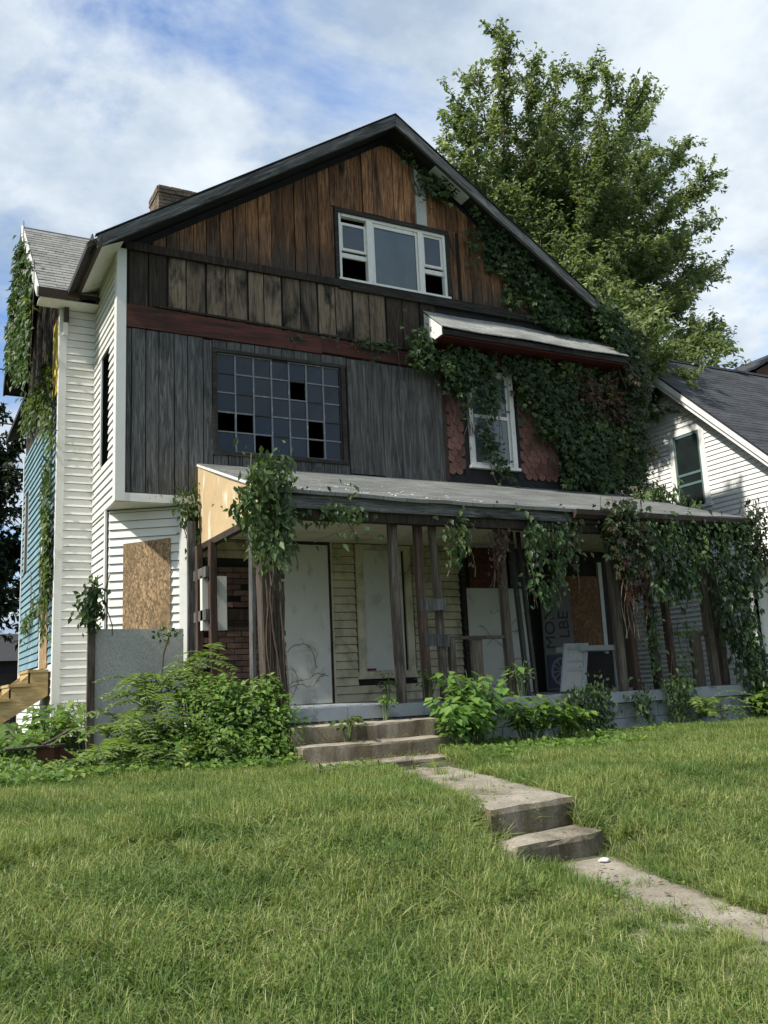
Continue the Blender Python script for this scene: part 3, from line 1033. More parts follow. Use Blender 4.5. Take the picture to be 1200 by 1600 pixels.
# underside boards at the front overhang
mb = MB()
for s in (-1, 1):
    for i in range(3):
        y0 = -.34 + i * .115
        xo, zo = AX + s * 4.9, AZ - RS * 4.9 - .125
        mb.prism([(AX, y0, AZ - .125), (xo, y0, zo), (xo, y0, zo - .02), (AX, y0, AZ - .145)], (0, .108, 0))
mb.build('soffit_boards', 'tar', roof)
for s in (-1, 1):                       # barge boards
    xo = AX + s * (4.87 if s < 0 else 4.80)
    zo = AZ - RS * abs(xo - AX)
    a = AX + s * .003
    MB().prism([(a, -.415, AZ + .012), (xo, -.415, zo + .012), (xo, -.415, zo - .165), (a, -.415, AZ - .185)], (0, .05, 0)).build('barge_board', 'barge_left' if s < 0 else 'barge_right', roof)
    MB().prism([(a, -.43, AZ + .03), (xo + s * .03, -.43, zo + .01), (xo + s * .03, -.43, zo + .045 - .02), (a, -.43, AZ + .045)], (0, .09, 0)).build('drip_edge', 'tar', roof)
# left eave soffit and gutter
MB().prism([(-.004, -.33, 6.555), (-.30, -.33, 6.42), (-.30, -.33, 6.43), (-.004, -.33, 6.565)], (0, 1.99, 0)).build('soffit', 'white_paint', roof)
MB().prism([(-.305, -.42, 6.40), (-.36, -.42, 6.38), (-.43, -.42, 6.46), (-.45, -.42, 6.545), (-.435, -.42, 6.545), (-.42, -.42, 6.475), (-.355, -.42, 6.40), (-.318, -.42, 6.545), (-.305, -.42, 6.545)], (0, 1.72, 0)).build('gutter', 'gutter', roof)
# painted board with lettering tucked under the right overhang
def text_mesh(name, txt, size, mat, parent, mtx, depth=.003):
    cu = bpy.data.curves.new(name, 'FONT')
    cu.body = txt
    cu.size = size
    cu.extrude = depth
    cu.align_x = 'CENTER'
    cu.align_y = 'CENTER'
    cu.resolution_u = 3
    tmp = bpy.data.objects.new(name + '_tmp', cu)
    COL.objects.link(tmp)
    bpy.context.view_layer.update()
    me = bpy.data.meshes.new_from_object(tmp.evaluated_get(bpy.context.evaluated_depsgraph_get()))
    bpy.data.objects.remove(tmp)
    me.transform(mtx)
    me.materials.clear()
    o = link(name, me, mat, parent)
    return o


cth = math.atan(RS)
def under(s, y, dz):      # point on the underside of the right roof plane, s metres down from the apex
    return Vector((AX + s * math.cos(cth), y, AZ - s * math.sin(cth) - dz))


sb = MB()
sb.hexa([under(.95, -.33, .185), under(1.75, -.33, .185), under(1.75, -.06, .185), under(.95, -.06, .185),
         under(.95, -.33, .165), under(1.75, -.33, .165), under(1.75, -.06, .165), under(.95, -.06, .165)])
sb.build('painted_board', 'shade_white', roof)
xa = (under(2, 0, 0) - under(1, 0, 0)).normalized()
ya = Vector((0, 1, 0))
za = xa.cross(ya)
mt = Matrix((xa, -ya, -za)).transposed().to_4x4()
mt.translation = under(1.35, -.19, .189)
text_mesh('lettering', 'ZEE', .27, 'black', roof, mt, .002)

# --- wing roof
mb = MB()
YE = WY0 - .34
ze = RZ - RSY * (RY - YE)
for s in (-1, 1):
    yo = RY + s * (RY - YE)
    mb.prism([(-.92, RY, RZ), (-.92, yo, ze), (-.92, yo, ze - .08), (-.92, RY, RZ - .10)], (.92 + (2.9), 0, 0) if s > 0 else (.92 + 2.9, 0, 0))
wr = mb.build('wing_roof', 'dark_roof', house)
MB().prism([(-.95, RY, RZ + .02), (-.95, YE - .02, ze + .02), (-.95, YE - .02, ze - .15), (-.95, RY, RZ - .19)], (.035, 0, 0)).build('barge_board', 'white_vinyl', wr)
MB().prism([(-.95, RY, RZ + .02), (-.95, 2 * RY - YE, ze + .02), (-.95, 2 * RY - YE, ze - .20), (-.95, RY, RZ - .22)], (.035, 0, 0)).build('barge_board', 'trim_dark', wr)
MB().prism([(-.914, RY, RZ - .12), (-.914, 2 * RY - YE, ze - .10), (-.914, 2 * RY - YE, ze - .18), (-.914, RY, RZ - .20)], (.36, 0, 0)).build('soffit', 'trim_dark', wr)
# shingles on the front slope
sl = math.hypot(1, RSY)
nrow, sw_ = 24, .30
sh_me = MB().box(0, sw_ - .008, -.002, .165, 0, .011).mesh('shingle')
sh_me.materials.append(M['shingle'])
ang = math.atan(RSY)
rows = int((RY - YE) * sl / .14)
for r in range(rows):
    yb = YE - .03 + r * .14 / sl
    zb = ze - .02 + (yb - YE) * RSY + .014 + .012
    x = -.935 + (0 if r % 2 else -.15)
    while x < .75:
        xa_ = max(x, -.935)
        roof_here = 6.40 + (x + .43) * RS
        if zb > roof_here - .25 or x < -.3:
            o = link('shingle', sh_me, None, wr)
            o.location += Vector((xa_, yb, zb + random.uniform(0, .003)))
            o.rotation_euler = (ang - .06, 0, 0)
            if xa_ > x:
                o.scale.x = max(.1, (x + sw_ - xa_) / sw_)
        x += sw_
MB().prism([(-.93, YE - .04, ze - .02), (-.93, YE - .10, ze - .02), (-.93, YE - .085, ze - .11), (-.93, YE - .04, ze - .13), (-.93, YE - .0, ze - .13)], (.60, 0, 0)).build('gutter', 'gutter', wr)
MB().box(-.9, -.02, YE, WY0, ze - .15, ze - .135).build('soffit', 'white_paint', wr)
MB().box(-.50, -.43, WY0 - .11, WY0 - .03, 6.02, 6.28).build('downspout', 'gutter', wr)
MB().box(-.515, -.445, WY0 - .10, WY0 - .03, 5.82, 6.015).build('downspout', 'white_vinyl', wr)

# --- chimney
cx0, cx1, cy0, cy1, cz1 = 1.10, 1.88, 2.1, 2.75, 9.02
chm = MB().box(cx0 + .012, cx1 - .012, cy0 + .012, cy1 - .012, 7.2, cz1 - .03).build('chimney', 'mortar', house)
BL, BH = .205, .066
br_me = MB().box(0, BL - .010, 0, .09, 0, BH - .009).mesh('brick')
br_me.materials.append(M['brick'])
r = 0
zb = cz1 - BH
while zb > 7.3:
    proud = .022 if r < 2 else 0
    for face in (0, 1):
        L = (cx1 - cx0) if face == 0 else (cy1 - cy0)
        s = -(BL / 2 if r % 2 else 0)
        while s < L - .02:
            a, b = max(s, 0), min(s + BL, L)
            if b - a > .05 and not (r == 0 and face == 0 and .42 < a < .5):
                o = link('brick', br_me, None, chm)
                o.scale.x = (b - a) / BL
                if face == 0:
                    o.location += Vector((cx0 + a, cy0 - proud + jit(.004), zb + jit(.003)))
                else:
                    o.location += Vector((cx0 - proud + jit(.004), cy0 + b + (.0 if r % 2 else 0) + .001, zb + jit(.003)))
                    o.rotation_euler = (0, 0, -math.pi / 2)
            s += BL
    zb -= BH
    r += 1

# --- small roof (awning) over the sash window
aw = part_empty('window_awning', (7, 0, 6), house)
ax0, ax1 = 5.06, 9.05
mb = MB()
nseg = 10
for i in range(nseg):
    a, b = ax0 + (ax1 - ax0) * i / nseg, ax0 + (ax1 - ax0) * (i + 1) / nseg
    sa, sb_ = [.012 * math.sin(3 * t) for t in (a, b)]
    mb.hexa([(a, -.62, 5.93 + sa), (b, -.62, 5.93 + sb_), (b, -.005, 6.44 + sb_), (a, -.005, 6.44 + sa),
             (a, -.62, 5.948 + sa), (b, -.62, 5.948 + sb_), (b, -.005, 6.46 + sb_), (a, -.005, 6.46 + sa)])
mb.build('roof_deck', 'awning_roof', aw)
MB().box(ax0 + .02, ax1 - .02, -.575, -.547, 5.83, 5.928).build('fascia', 'trim_dark', aw)
MB().prism([(ax0 + .01, -.57, 5.82), (ax0 + .01, -.57, 5.95), (ax0 + .01, -.02, 6.40), (ax0 + .01, -.02, 5.80)], (.025, 0, 0)).build('end_board', 'white_paint', aw)
MB().box(ax0 + .04, ax1 - .02, -.545, -.02, 5.80, 5.825).build('soffit', 'red_soffit', aw)

# ------------------------------------------------------------------ porch
PX0, PX1, PD = 1.16, 8.90, 2.95
mb = MB()
n = 24
vs_, fs_ = [], []
prng = random.Random(3)
for i in range(n + 1):
    t = i / n
    xf, xb = PX0 - .03 + (PX1 - PX0 + .05) * t, PX0 - .03 + (9.5 - PX0) * t
    sag = -.035 * math.sin(math.pi * t) + prng.uniform(-.008, .008)
    for j in range(7):
        u = j / 6
        vs_.append((xf + (xb - xf) * u, -PD - .05 + (PD + .045) * u, 2.49 + 1.0 * u + sag * (1 - u) - .03 * math.sin(math.pi * u)))
for i in range(n):
    for j in range(6):
        a = i * 7 + j
        fs_.append((a, a + 7, a + 8, a + 1))
top = len(vs_)
vs2 = vs_ + [(x, y, z - .045) for x, y, z in vs_]
fs2 = fs_ + [tuple(i + top for i in f[::-1]) for f in fs_]
for i in range(n):
    a = i * 7
    fs2.append((a, a + top, a + 7 + top, a + 7))
for j in range(6):
    fs2.append((j, j + 1, j + 1 + top, j + top))
    a = n * 7 + j
    fs2.append((a + 1, a, a + top, a + 1 + top))
mb.add(vs2, fs2)
pr = mb.build('porch_roof', 'porch_roof', house)
MB().box(PX0 + .0, 5.42, -PD + .0, -PD + .04, 2.28, 2.44).build('fascia', 'barge', pr)
MB().box(5.425, PX1 - .02, -PD + .005, -PD + .04, 2.28, 2.43).build('fascia', 'trim_dark', pr)
MB().prism([(5.46, -PD + .0, 2.33), (5.46, -PD - .06, 2.33), (5.46, -PD - .11, 2.38), (5.46, -PD - .12, 2.445), (5.46, -PD - .105, 2.445), (5.46, -PD - .0, 2.40)], (PX1 - 5.44, 0, 0)).build('gutter', 'gutter', pr)
MB().tube([(8.80, -PD - .06, 2.33), (8.82, -PD - .02, 2.24), (8.80, -PD + .06, 2.17), (8.74, -PD + .13, 2.10)], .035, 8).build('downspout', 'gutter', pr)
MB().box(PX0 + .03, PX1 - .05, -PD + .045, -.02, 2.395, 2.41).build('ceiling', 'ceiling', pr)
for i in range(7):
    x = PX0 + .6 + i * 1.15
    MB().box(x, x + .03, -PD + .05, -.03, 2.386, 2.3945).build('ceiling_batten', 'ceiling', pr)
MB().box(PX0 + .05, PX1 - .05, -PD + .041, -PD + .16, 2.16, 2.30).build('beam', 'brown_wood', pr)
# side panel
MB().prism([(PX0 - .02, -.01, 3.43), (PX0 - .02, -2.9, 2.44), (PX0 - .02, -2.9, 2.29), (PX0 - .02, -.01, 2.29)], (.018, 0, 0)).build('side_panel', 'tan_panel', pr)
MB().prism([(PX0 - .035, -.01, 3.475), (PX0 - .035, -2.95, 2.475), (PX0 - .035, -2.95, 2.445), (PX0 - .035, -.01, 3.44)], (.015, 0, 0)).build('rake_trim', 'white_paint', pr)
MB().box(PX0 - .03, PX0 + .06, -2.9, -.01, 2.20, 2.285).build('side_beam', 'brown_wood', pr)

# slab and blocks
slab = MB()
sx = [PX0 - .1, 2.0, 3.0, 4.2, 5.5, 6.5, 7.5, 8.62]
for a, b in zip(sx[:-1], sx[1:]):
    slab.box(a, b - .004, -PD, 0, -.145, 0 + jit(.004))
ps = slab.build('porch_slab', 'slab_paint', house)
blk = MB().box(0, .392, 0, .19, 0, .192).mesh('block')
blk.materials.append(M['slab_paint'])
for r in range(3):
    x = PX0 - .02 - (.2 if r % 2 else 0)
    while x < 8.5:
        o = link('block', blk, None, ps)
        o.location += Vector((x, -PD + .06 + jit(.004), -.35 - r * .2))
        x += .4
box('core', 'mortar', ps, PX0 + .05, 8.5, -PD + .08, -.05, -.58, -.148)

# porch back wall
mb = MB()
mb.box(.94, 8.97, .002, .14, -.55, 2.855)
bw = mb.build('porch_wall', 'interior', house)
siding(bw, (2.02, 0), (5.46, 0), .0, 2.40, .122, (0, -1), 'cream_vinyl', [(.28, 1.14, -.1, 2.45), (1.56, 2.58, .33, 2.45)], t=.034, slot=.009)
siding(bw, (1.0, 0), (2.02, 0), 2.12, 2.40, .122, (0, -1), 'cream_vinyl', t=.034, slot=.009)
# bricks at the left end
bk = MB().box(0, .215, -.05, 0, 0, .072).mesh('brick')
bk.materials.append(M['brick_dark'])
for r in range(24):
    zb = .0 + r * .083
    x = 1.30 - (.11 if r % 2 else 0)
    while x < 2.25:
        if not (1.12 < zb < 1.34) and not (r > 16 and random.random() < .35):
            o = link('brick', bk, None, bw)
            o.location += Vector((x, -.004 - random.uniform(0, .012), zb))
        x += .226
box('lintel', 'trim_dark', bw, 1.25, 2.2, -.07, -.002, 1.13, 1.22)
box('lintel', 'post_red', bw, 1.35, 2.2, -.075, -.002, 1.225, 1.38)
box('meter_box', 'door_white', bw, 1.02, 1.36, -.6, -.5, 1.05, 1.78)

bd = part_empty('boarded_door', (2.75, 0, 0), house)
MB().box(2.36, 3.13, -.045, -.022, .01, 2.345).build('board', 'door_white', bd)
MB().box(3.135, 3.17, -.05, -.002, .0, 2.40).box(2.31, 2.352, -.05, -.002, .0, 2.40).box(2.352, 3.135, -.05, -.002, 2.352, 2.40).build('casing', 'trim_dark', bd)
MB().box(3.172, 3.20, -.048, -.002, .0, 2.40).build('bead', 'cream_vinyl', bd)
bwn = part_empty('boarded_window', (4.08, 0, .4), house)
mb = MB()
mb.box(3.60, 3.72, -.045, -.002, .38, 2.38).box(4.45, 4.57, -.045, -.002, .38, 2.38).box(3.72, 4.45, -.045, -.002, 2.30, 2.38).box(3.58, 4.59, -.055, -.002, .33, .44)
mb.build('casing', 'cream_vinyl', bwn)
MB().box(3.725, 4.40, -.03, -.004, .445, 2.295).build('board', 'door_white', bwn)
MB().box(3.73, 3.88, -.036, -.031, .45, .485).build('label_strip', 'rust_box', bwn)
bd2 = part_empty('boarded_double_door', (6.1, 0, 0), house)
MB().box(5.58, 6.80, -.045, -.022, .01, 1.72).build('board', 'door_white', bd2)
MB().box(5.66, 6.35, -.043, -.022, 1.725, 2.38).build('transom_board', 'osb_red', bd2)
for a in ((5.50, 5.575), (6.81, 6.87)):
    box('casing', 'trim_dark', bd2, *a, -.05, -.002, .0, 2.42)
ow = part_empty('boarded_porch_window', (8, 0, .7), house)
MB().box(7.62, 8.34, -.05, -.03, .68, 1.95).build('osb_sheet', 'osb_dark', ow)
for a in ((8.36, 8.44), (7.5, 7.6)):
    box('casing', 'shade_white', ow, *a, -.058, -.002, .6, 2.2)

# posts
def post(x, y, z0, z1, wx, wy, mat, lean=(0, 0), name='porch_post'):
    vs = []
    mb = MB()
    N = 6
    ph = random.uniform(0, 6)
    for i in range(N):
        def ring(t):
            cx_, cy_ = x + lean[0] * t + .006 * math.sin(ph + 5 * t), y + lean[1] * t + .006 * math.cos(ph + 4 * t)
            zz_ = z0 + (z1 - z0) * t
            a, b = wx / 2, wy / 2
            c = .18 * min(a, b)
            return [(cx_ - a + c, cy_ - b, zz_), (cx_ + a - c, cy_ - b, zz_), (cx_ + a, cy_ - b + c, zz_), (cx_ + a, cy_ + b - c, zz_),
                    (cx_ + a - c, cy_ + b, zz_), (cx_ - a + c, cy_ + b, zz_), (cx_ - a, cy_ + b - c, zz_), (cx_ - a, cy_ - b + c, zz_)]
        if i == 0:
            vs += ring(0)
        vs += ring((i + 1) / N)
    fs = []
    for i in range(N):
        for k in range(8):
            fs.append((i * 8 + k, i * 8 + (k + 1) % 8, i * 8 + 8 + (k + 1) % 8, i * 8 + 8 + k))
    fs += [tuple(range(8))[::-1], tuple(N * 8 + k for k in range(8))]
    mb.add(vs, fs)
    return mb.build(name, mat, house)


post(1.15, -2.72, -.02, 2.2, .17, .17, 'post_wood', (-.03, 0))
post(1.27, -2.76, -.02, 2.2, .10, .13, 'post_wood', (-.05, 0))
post(1.16, -2.18, 0, 2.2, .05, .12, 'grey_wood')
post(1.13, -.72, 0, 2.22, .10, .10, 'post_red')
post(1.05, -.35, 0, 2.22, .09, .09, 'post_red')
post(1.0, -.16, 0, 2.6, .12, .05, 'grey_wood')
for zc in (.55, 1.18, 1.75):
    box('side_rail', 'grey_wood', house, 1.02, 1.10, -.75, -.1, zc, zc + .14)
post(2.81, -2.74, .0, 2.2, .105, .095, 'post_wood', (-.02, 0))
post(3.18, -2.74, .0, 2.2, .10, .095, 'post_red', (-.03, 0))
post(3.44, -2.72, .0, 2.2, .085, .09, 'post_wood', (-.06, 0))
post(3.55, -2.76, .0, .76, .075, .09, 'post_wood', (.0, 0))
post(3.93, -2.74, .0, .74, .16, .06, 'post_wood', (.0, 0))
post(4.43, -2.74, .0, 2.2, .105, .095, 'post_wood', (-.04, 0))
post(4.85, -2.5, .0, 2.2, .06, .06, 'iron', (-.1, 0))
post(4.98, -2.5, .0, 2.2, .05, .05, 'iron', (-.1, 0))
post(6.30, -2.74, .0, 2.2, .12, .10, 'post_wood', (-.05, 0))
post(6.56, -2.72, .0, 2.2, .10, .10, 'post_red', (-.05, 0))
post(6.95, -2.72, .0, 2.2, .10, .10, 'brown_wood', (-.06, 0))
post(7.25, -2.74, .0, 2.2, .09, .10, 'post_red', (-.08, 0))
post(7.71, -2.76, .0, .75, .20, .06, 'post_wood', (.0, 0))
post(8.05, -2.74, .0, 2.2, .12, .11, 'post_wood', (-.07, 0))
post(8.40, -2.6, .0, 2.2, .12, .12, 'post_wood', (-.08, 0))
rl = part_empty('porch_railing', (3.8, -2.75, 0), house)
MB().box(3.5, 4.42, -2.79, -2.70, .745, .785).build('handrail', 'post_wood', rl)
tilt_board('rail_board', 'grey_wood', 3.14, 3.50, .83, .80, .68, .65, -2.80, -2.77, rl)
tilt_board('rail_board', 'grey_wood', 3.12, 3.48, 1.25, 1.25, 1.10, 1.11, -2.79, -2.765, rl)
MB().box(7.35, 8.1, -2.79, -2.72, .74, .79).build('handrail', 'post_wood', rl)

# ------------------------------------------------------------------ things on the porch
# leaning panelled shutter
sh = tag(empty('louvred_shutter', (6.45, -1.7, 0)), 'pale grey panelled shutter leaning on the porch beside a red post', 'shutter')
def sheared(mb_args, parent, name, mat):
    x0, x1, y0, y1, z0, z1 = mb_args
    k, ky = .42, .28        # lean to the right and back
    P = [(x0, y0, z0), (x1, y0, z0), (x1, y1, z0), (x0, y1, z0), (x0, y0, z1), (x1, y0, z1), (x1, y1, z1), (x0, y1, z1)]
    MB().hexa([(x + k * z, y + ky * z, z) for x, y, z in P]).build(name, mat, parent)


for a in ((6.02, 6.09, -1.72, -1.685, .02, .72), (6.40, 6.47, -1.72, -1.685, .02, .72)):
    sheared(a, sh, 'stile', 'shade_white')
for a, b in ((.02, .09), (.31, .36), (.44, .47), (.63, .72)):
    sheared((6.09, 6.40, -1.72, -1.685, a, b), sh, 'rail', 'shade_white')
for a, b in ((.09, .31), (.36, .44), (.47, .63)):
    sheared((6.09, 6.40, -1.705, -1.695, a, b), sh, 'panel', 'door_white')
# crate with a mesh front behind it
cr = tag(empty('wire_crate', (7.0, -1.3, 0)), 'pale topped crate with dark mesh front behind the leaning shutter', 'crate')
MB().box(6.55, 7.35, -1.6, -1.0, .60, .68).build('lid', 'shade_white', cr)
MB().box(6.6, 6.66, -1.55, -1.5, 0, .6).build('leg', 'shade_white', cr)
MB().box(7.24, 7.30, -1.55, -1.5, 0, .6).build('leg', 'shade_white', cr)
mb = MB()
for i in range(22):
    mb.box(6.67 + i * .026, 6.674 + i * .026, -1.53, -1.526, 0, .59)
for i in range(20):
    mb.box(6.67, 7.23, -1.525, -1.521, .02 + i * .029, .024 + i * .029)
tag(mb.build('mesh_front', 'iron', cr), kind='stuff')
# signs stored against the wall
RUP = Matrix(((0, -1, 0), (0, 0, -1), (1, 0, 0)))     # text lying in the xz plane, reading upwards


def text_up(name, txt, size, mat, parent, x, y, z):
    mt = Matrix(((0, -1, 0), (0, 0, -1), (1, 0, 0))).to_4x4()
    mt.translation = (x, y, z)
    return text_mesh(name, txt, size, mat, parent, mt, .002)


s1 = tag(empty('hanging_sign', (6.65, -.1, 1.7)), 'black sign with pale letters reading upwards above the second boarded door', 'sign')
MB().box(6.42, 6.84, -.10, -.075, 1.74, 2.36).build('board', 'sign_dark', s1)
text_up('lettering', 'cres', .24, 'letter_white', s1, 6.66, -.103, 1.98)
s2 = tag(empty('stored_sign', (7.3, -.3, 0)), 'pale board with black upright lettering and blue emblem leaning on the porch wall', 'sign')
MB().box(6.98, 7.60, -.16, -.13, .02, 1.75).build('board', 'sign_white', s2)
text_up('lettering', 'MON', .30, 'black', s2, 7.13, -.163, 1.05)
text_up('lettering', 'LBE', .30, 'black', s2, 7.43, -.163, 1.10)
MB().box(7.02, 7.56, -.172, -.161, .06, .60).build('emblem_field', 'sign_blue', s2)
mb = MB()
for kk in range(24):
    a0, a1 = 2 * math.pi * kk / 24, 2 * math.pi * (kk + 1) / 24
    P = [(7.31 + r * math.cos(a), -.176, .32 + r * math.sin(a)) for r, a in ((.20, a0), (.24, a0), (.24, a1), (.20, a1))]
    mb.prism(P, (0, .003, 0))
for kk in range(6):
    a = math.pi * kk / 6
    d_ = Vector((math.cos(a), 0, math.sin(a)))
    nn = Vector((-math.sin(a), 0, math.cos(a))) * .012
    c = Vector((7.31, -.1765, .32))
    mb.prism([c - d_ * .2 - nn, c + d_ * .2 - nn, c + d_ * .2 + nn, c - d_ * .2 + nn], (0, .003, 0))
mb.build('emblem_wheel', 'letter_white', s2)

# ------------------------------------------------------------------ steps and walk
def rough_slab(name, mat, parent, corners, z, h, seed, bev=.025):
    """concrete slab from 4 xy corners (ccw), worn edges"""
    import bmesh
    rg = random.Random(seed)
    c = [Vector((*p, 0)) for p in corners]
    n1_, n2_ = max(4, int((c[1] - c[0]).length / .12)), max(3, int((c[3] - c[0]).length / .12))
    mb = MB()
    V, F = [], []
    for j in range(n2_ + 1):
        for i in range(n1_ + 1):
            u, v = i / n1_, j / n2_
            p_ = (c[0] * (1 - u) + c[1] * u) * (1 - v) + (c[3] * (1 - u) + c[2] * u) * v
            edge = i in (0, n1_) or j in (0, n2_)
            V.append((p_.x + rg.uniform(-.008, .008), p_.y + rg.uniform(-.008, .008), z + rg.uniform(-.005, .005) - (bev * .6 if edge else 0)))
    w_ = n1_ + 1
    for j in range(n2_):
        for i in range(n1_):
            F.append((j * w_ + i, j * w_ + i + 1, (j + 1) * w_ + i + 1, (j + 1) * w_ + i))
    ring = [i for i in range(w_)] + [j * w_ + n1_ for j in range(1, n2_ + 1)] + [n2_ * w_ + i for i in range(n1_ - 1, -1, -1)] + [j * w_ for j in range(n2_ - 1, 0, -1)]
    cen = sum(c, Vector()) / 4
    base = len(V)
    for lev in (0, 1):
        for r_ in ring:
            q = Vector(V[r_])
            o_ = Vector((q.x - cen.x, q.y - cen.y, 0)).normalized() * (bev * .5)
            V.append((q.x + o_.x + rg.uniform(-.004, .004), q.y + o_.y + rg.uniform(-.004, .004), z - bev * 1.6 if lev == 0 else z - h))
    m_ = len(ring)
    for i in range(m_):
        F.append((ring[(i + 1) % m_], ring[i], base + i, base + (i + 1) % m_))
        F.append((base + (i + 1) % m_, base + i, base + m_ + i, base + m_ + (i + 1) % m_))
    mb.add(V, F)
    return mb.build(name, mat, parent)


st = tag(empty('porch_steps', (2.1, -3.3, -.57)), 'worn concrete steps climbing to the porch slab', 'steps')
rough_slab('step', 'concrete', st, [(1.20, -3.28), (3.05, -3.28), (3.05, -2.96), (1.20, -2.96)], -.17, .42, 1)
rough_slab('step', 'concrete', st, [(1.14, -3.68), (2.86, -3.68), (2.95, -3.30), (1.20, -3.30)], -.355, .3, 2)
rough_slab('step', 'concrete', st, [(1.05, -4.22), (2.58, -4.18), (2.80, -3.70), (1.14, -3.70)], -.525, .2, 3)
pw = rough_slab('garden_walk', 'concrete', None, [(.94, -7.32), (1.74, -7.17), (2.58, -4.24), (1.62, -4.26)], -.60, .24, 4, .035)
tag(pw, None, None, None, 'structure')
ls = tag(empty('walk_steps', (1.3, -7.4, -.9)), 'single low concrete step between the upper and lower garden walk', 'step')
rough_slab('step', 'concrete', ls, [(.90, -7.66), (1.68, -7.54), (1.76, -7.20), (.96, -7.34)], -.79, .3, 5, .03)
gp = rough_slab('garden_path', 'concrete', None, [(.62, -10.6), (1.46, -10.5), (1.70, -7.46), (.84, -7.60)], -.985, .1, 6, .02)
# let the lower path follow the falling ground
for v in gp.data.vertices:
    v.co.z += .985 + float(np.interp(v.co.y, [-10.6, -9.0, -7.5], [-1.22, -1.09, -.97])) + .03
tag(gp, None, None, None, 'structure')
pk = tag(link('fallen_plank', MB().hexa([(.9, -4.62, -.56), (1.95, -4.5, -.56), (1.95, -4.38, -.56), (.9, -4.5, -.56), (.9, -4.62, -.515), (1.95, -4.5, -.515), (1.95, -4.38, -.515), (.9, -4.5, -.515)]).mesh('fallen_plank'), 'post_wood'),
         'weathered grey plank lying in the grass before the lowest porch step', 'plank')
import bmesh
lb = bmesh.new()
bmesh.ops.create_icosphere(lb, subdivisions=2, radius=.03)
for v in lb.verts:
    v.co = Vector((v.co.x * 1.3, v.co.y * .9, v.co.z * .5)) * random.uniform(.8, 1.2)
lme = bpy.data.meshes.new('litter_scrap')
lb.to_mesh(lme)
lb.free()
lo = tag(link('litter_scrap', lme, 'litter'), 'small white scrap of litter on the lower path below the step', 'litter')
lo.location = (1.50, -7.74, -.945)

# ------------------------------------------------------------------ left yard clutter
pn = tag(link('cement_panel', MB().hexa([(-.345, -.50, -.6), (.80, -.46, -.6), (.80, -.44, -.6), (-.345, -.48, -.6), (-.345, -.50, 1.09), (.80, -.46, 1.085), (.80, -.44, 1.085), (-.345, -.48, 1.09)]).mesh('cement_panel'), 'cement'),
         'stained grey cement sheet standing before the boarded chamfered corner', 'panel')
po = tag(link('timber_post', MB().box(-.445, -.355, -.57, -.50, -.62, 1.62).mesh('timber_post'), 'post_wood'), 'thin dark timber post topped with ivy at the left edge of the cement sheet', 'post')
ws_ = tag(empty('wooden_stairs', (-1.2, 2.4, -.55)), 'new yellow pine stairs climbing to the blue side door', 'stairs')
for i in range(6):
    xr = -.58 - i * .255
    zt = .68 - i * .20
    MB().box(xr - .29, xr, 1.82, 2.95, zt - .04, zt).build('tread', 'new_pine', ws_)
    MB().box(xr - .275, xr - .25, 1.86, 2.92, zt - .2, zt - .042).build('riser', 'new_pine', ws_)
for y in (1.86, 2.88):
    MB().prism([(-.58, y, .638), (-.58, y, .30), (-2.0, y, -.56), (-2.13, y, -.56), (-2.13, y, -.40), (-.86, y, .60), (-.86, y, .638)], (0, .038, 0)).build('stringer', 'new_pine', ws_)
bx = tag(empty('broken_box', (-1.0, -1.6, -.58)), 'rusty brown broken wooden box lying in the weeds', 'box')
MB().hexa([(-1.14, -1.62, -.58), (-.98, -1.66, -.62), (-.96, -1.60, -.62), (-1.12, -1.56, -.58), (-1.16, -1.64, -.28), (-.98, -1.67, -.29), (-.96, -1.61, -.29), (-1.14, -1.58, -.28)]).build('side_board', 'rust_box', bx)
MB().prism([(-.975, -1.66, -.60), (-.92, -1.62, -.50), (-.86, -1.6, -.46), (-.74, -1.5, -.52), (-.70, -1.48, -.44), (-.76, -1.5, -.40), (-.90, -1.58, -.30), (-.97, -1.65, -.29)], (.02, .04, 0)).build('end_board', 'rust_box', bx)
MB().hexa([(-1.50, -1.78, -.285), (-.86, -1.66, -.275), (-.86, -1.52, -.275), (-1.50, -1.62, -.285), (-1.50, -1.78, -.265), (-.86, -1.66, -.255), (-.86, -1.52, -.255), (-1.50, -1.62, -.265)]).build('lid_board', 'post_wood', bx)
MB().tube([(-1.1, -1.65, -.25), (-.95, -1.6, -.19), (-.82, -1.55, -.12)], .018, 6).build('stick', 'post_wood', bx)

# ------------------------------------------------------------------ neighbour's house
nb = tag(empty('neighbour_house', (15, 2, -.57)), 'white clapboard neighbour house with dark shingle roof beyond the porch', 'house')
NX, NRY, NRZ, NS = 12.0, 2.2, 7.36, .935
NW = (0.63, 1.35, 3.69, 5.17)


def nroof(y):
    return NRZ - NS * abs(y - NRY)


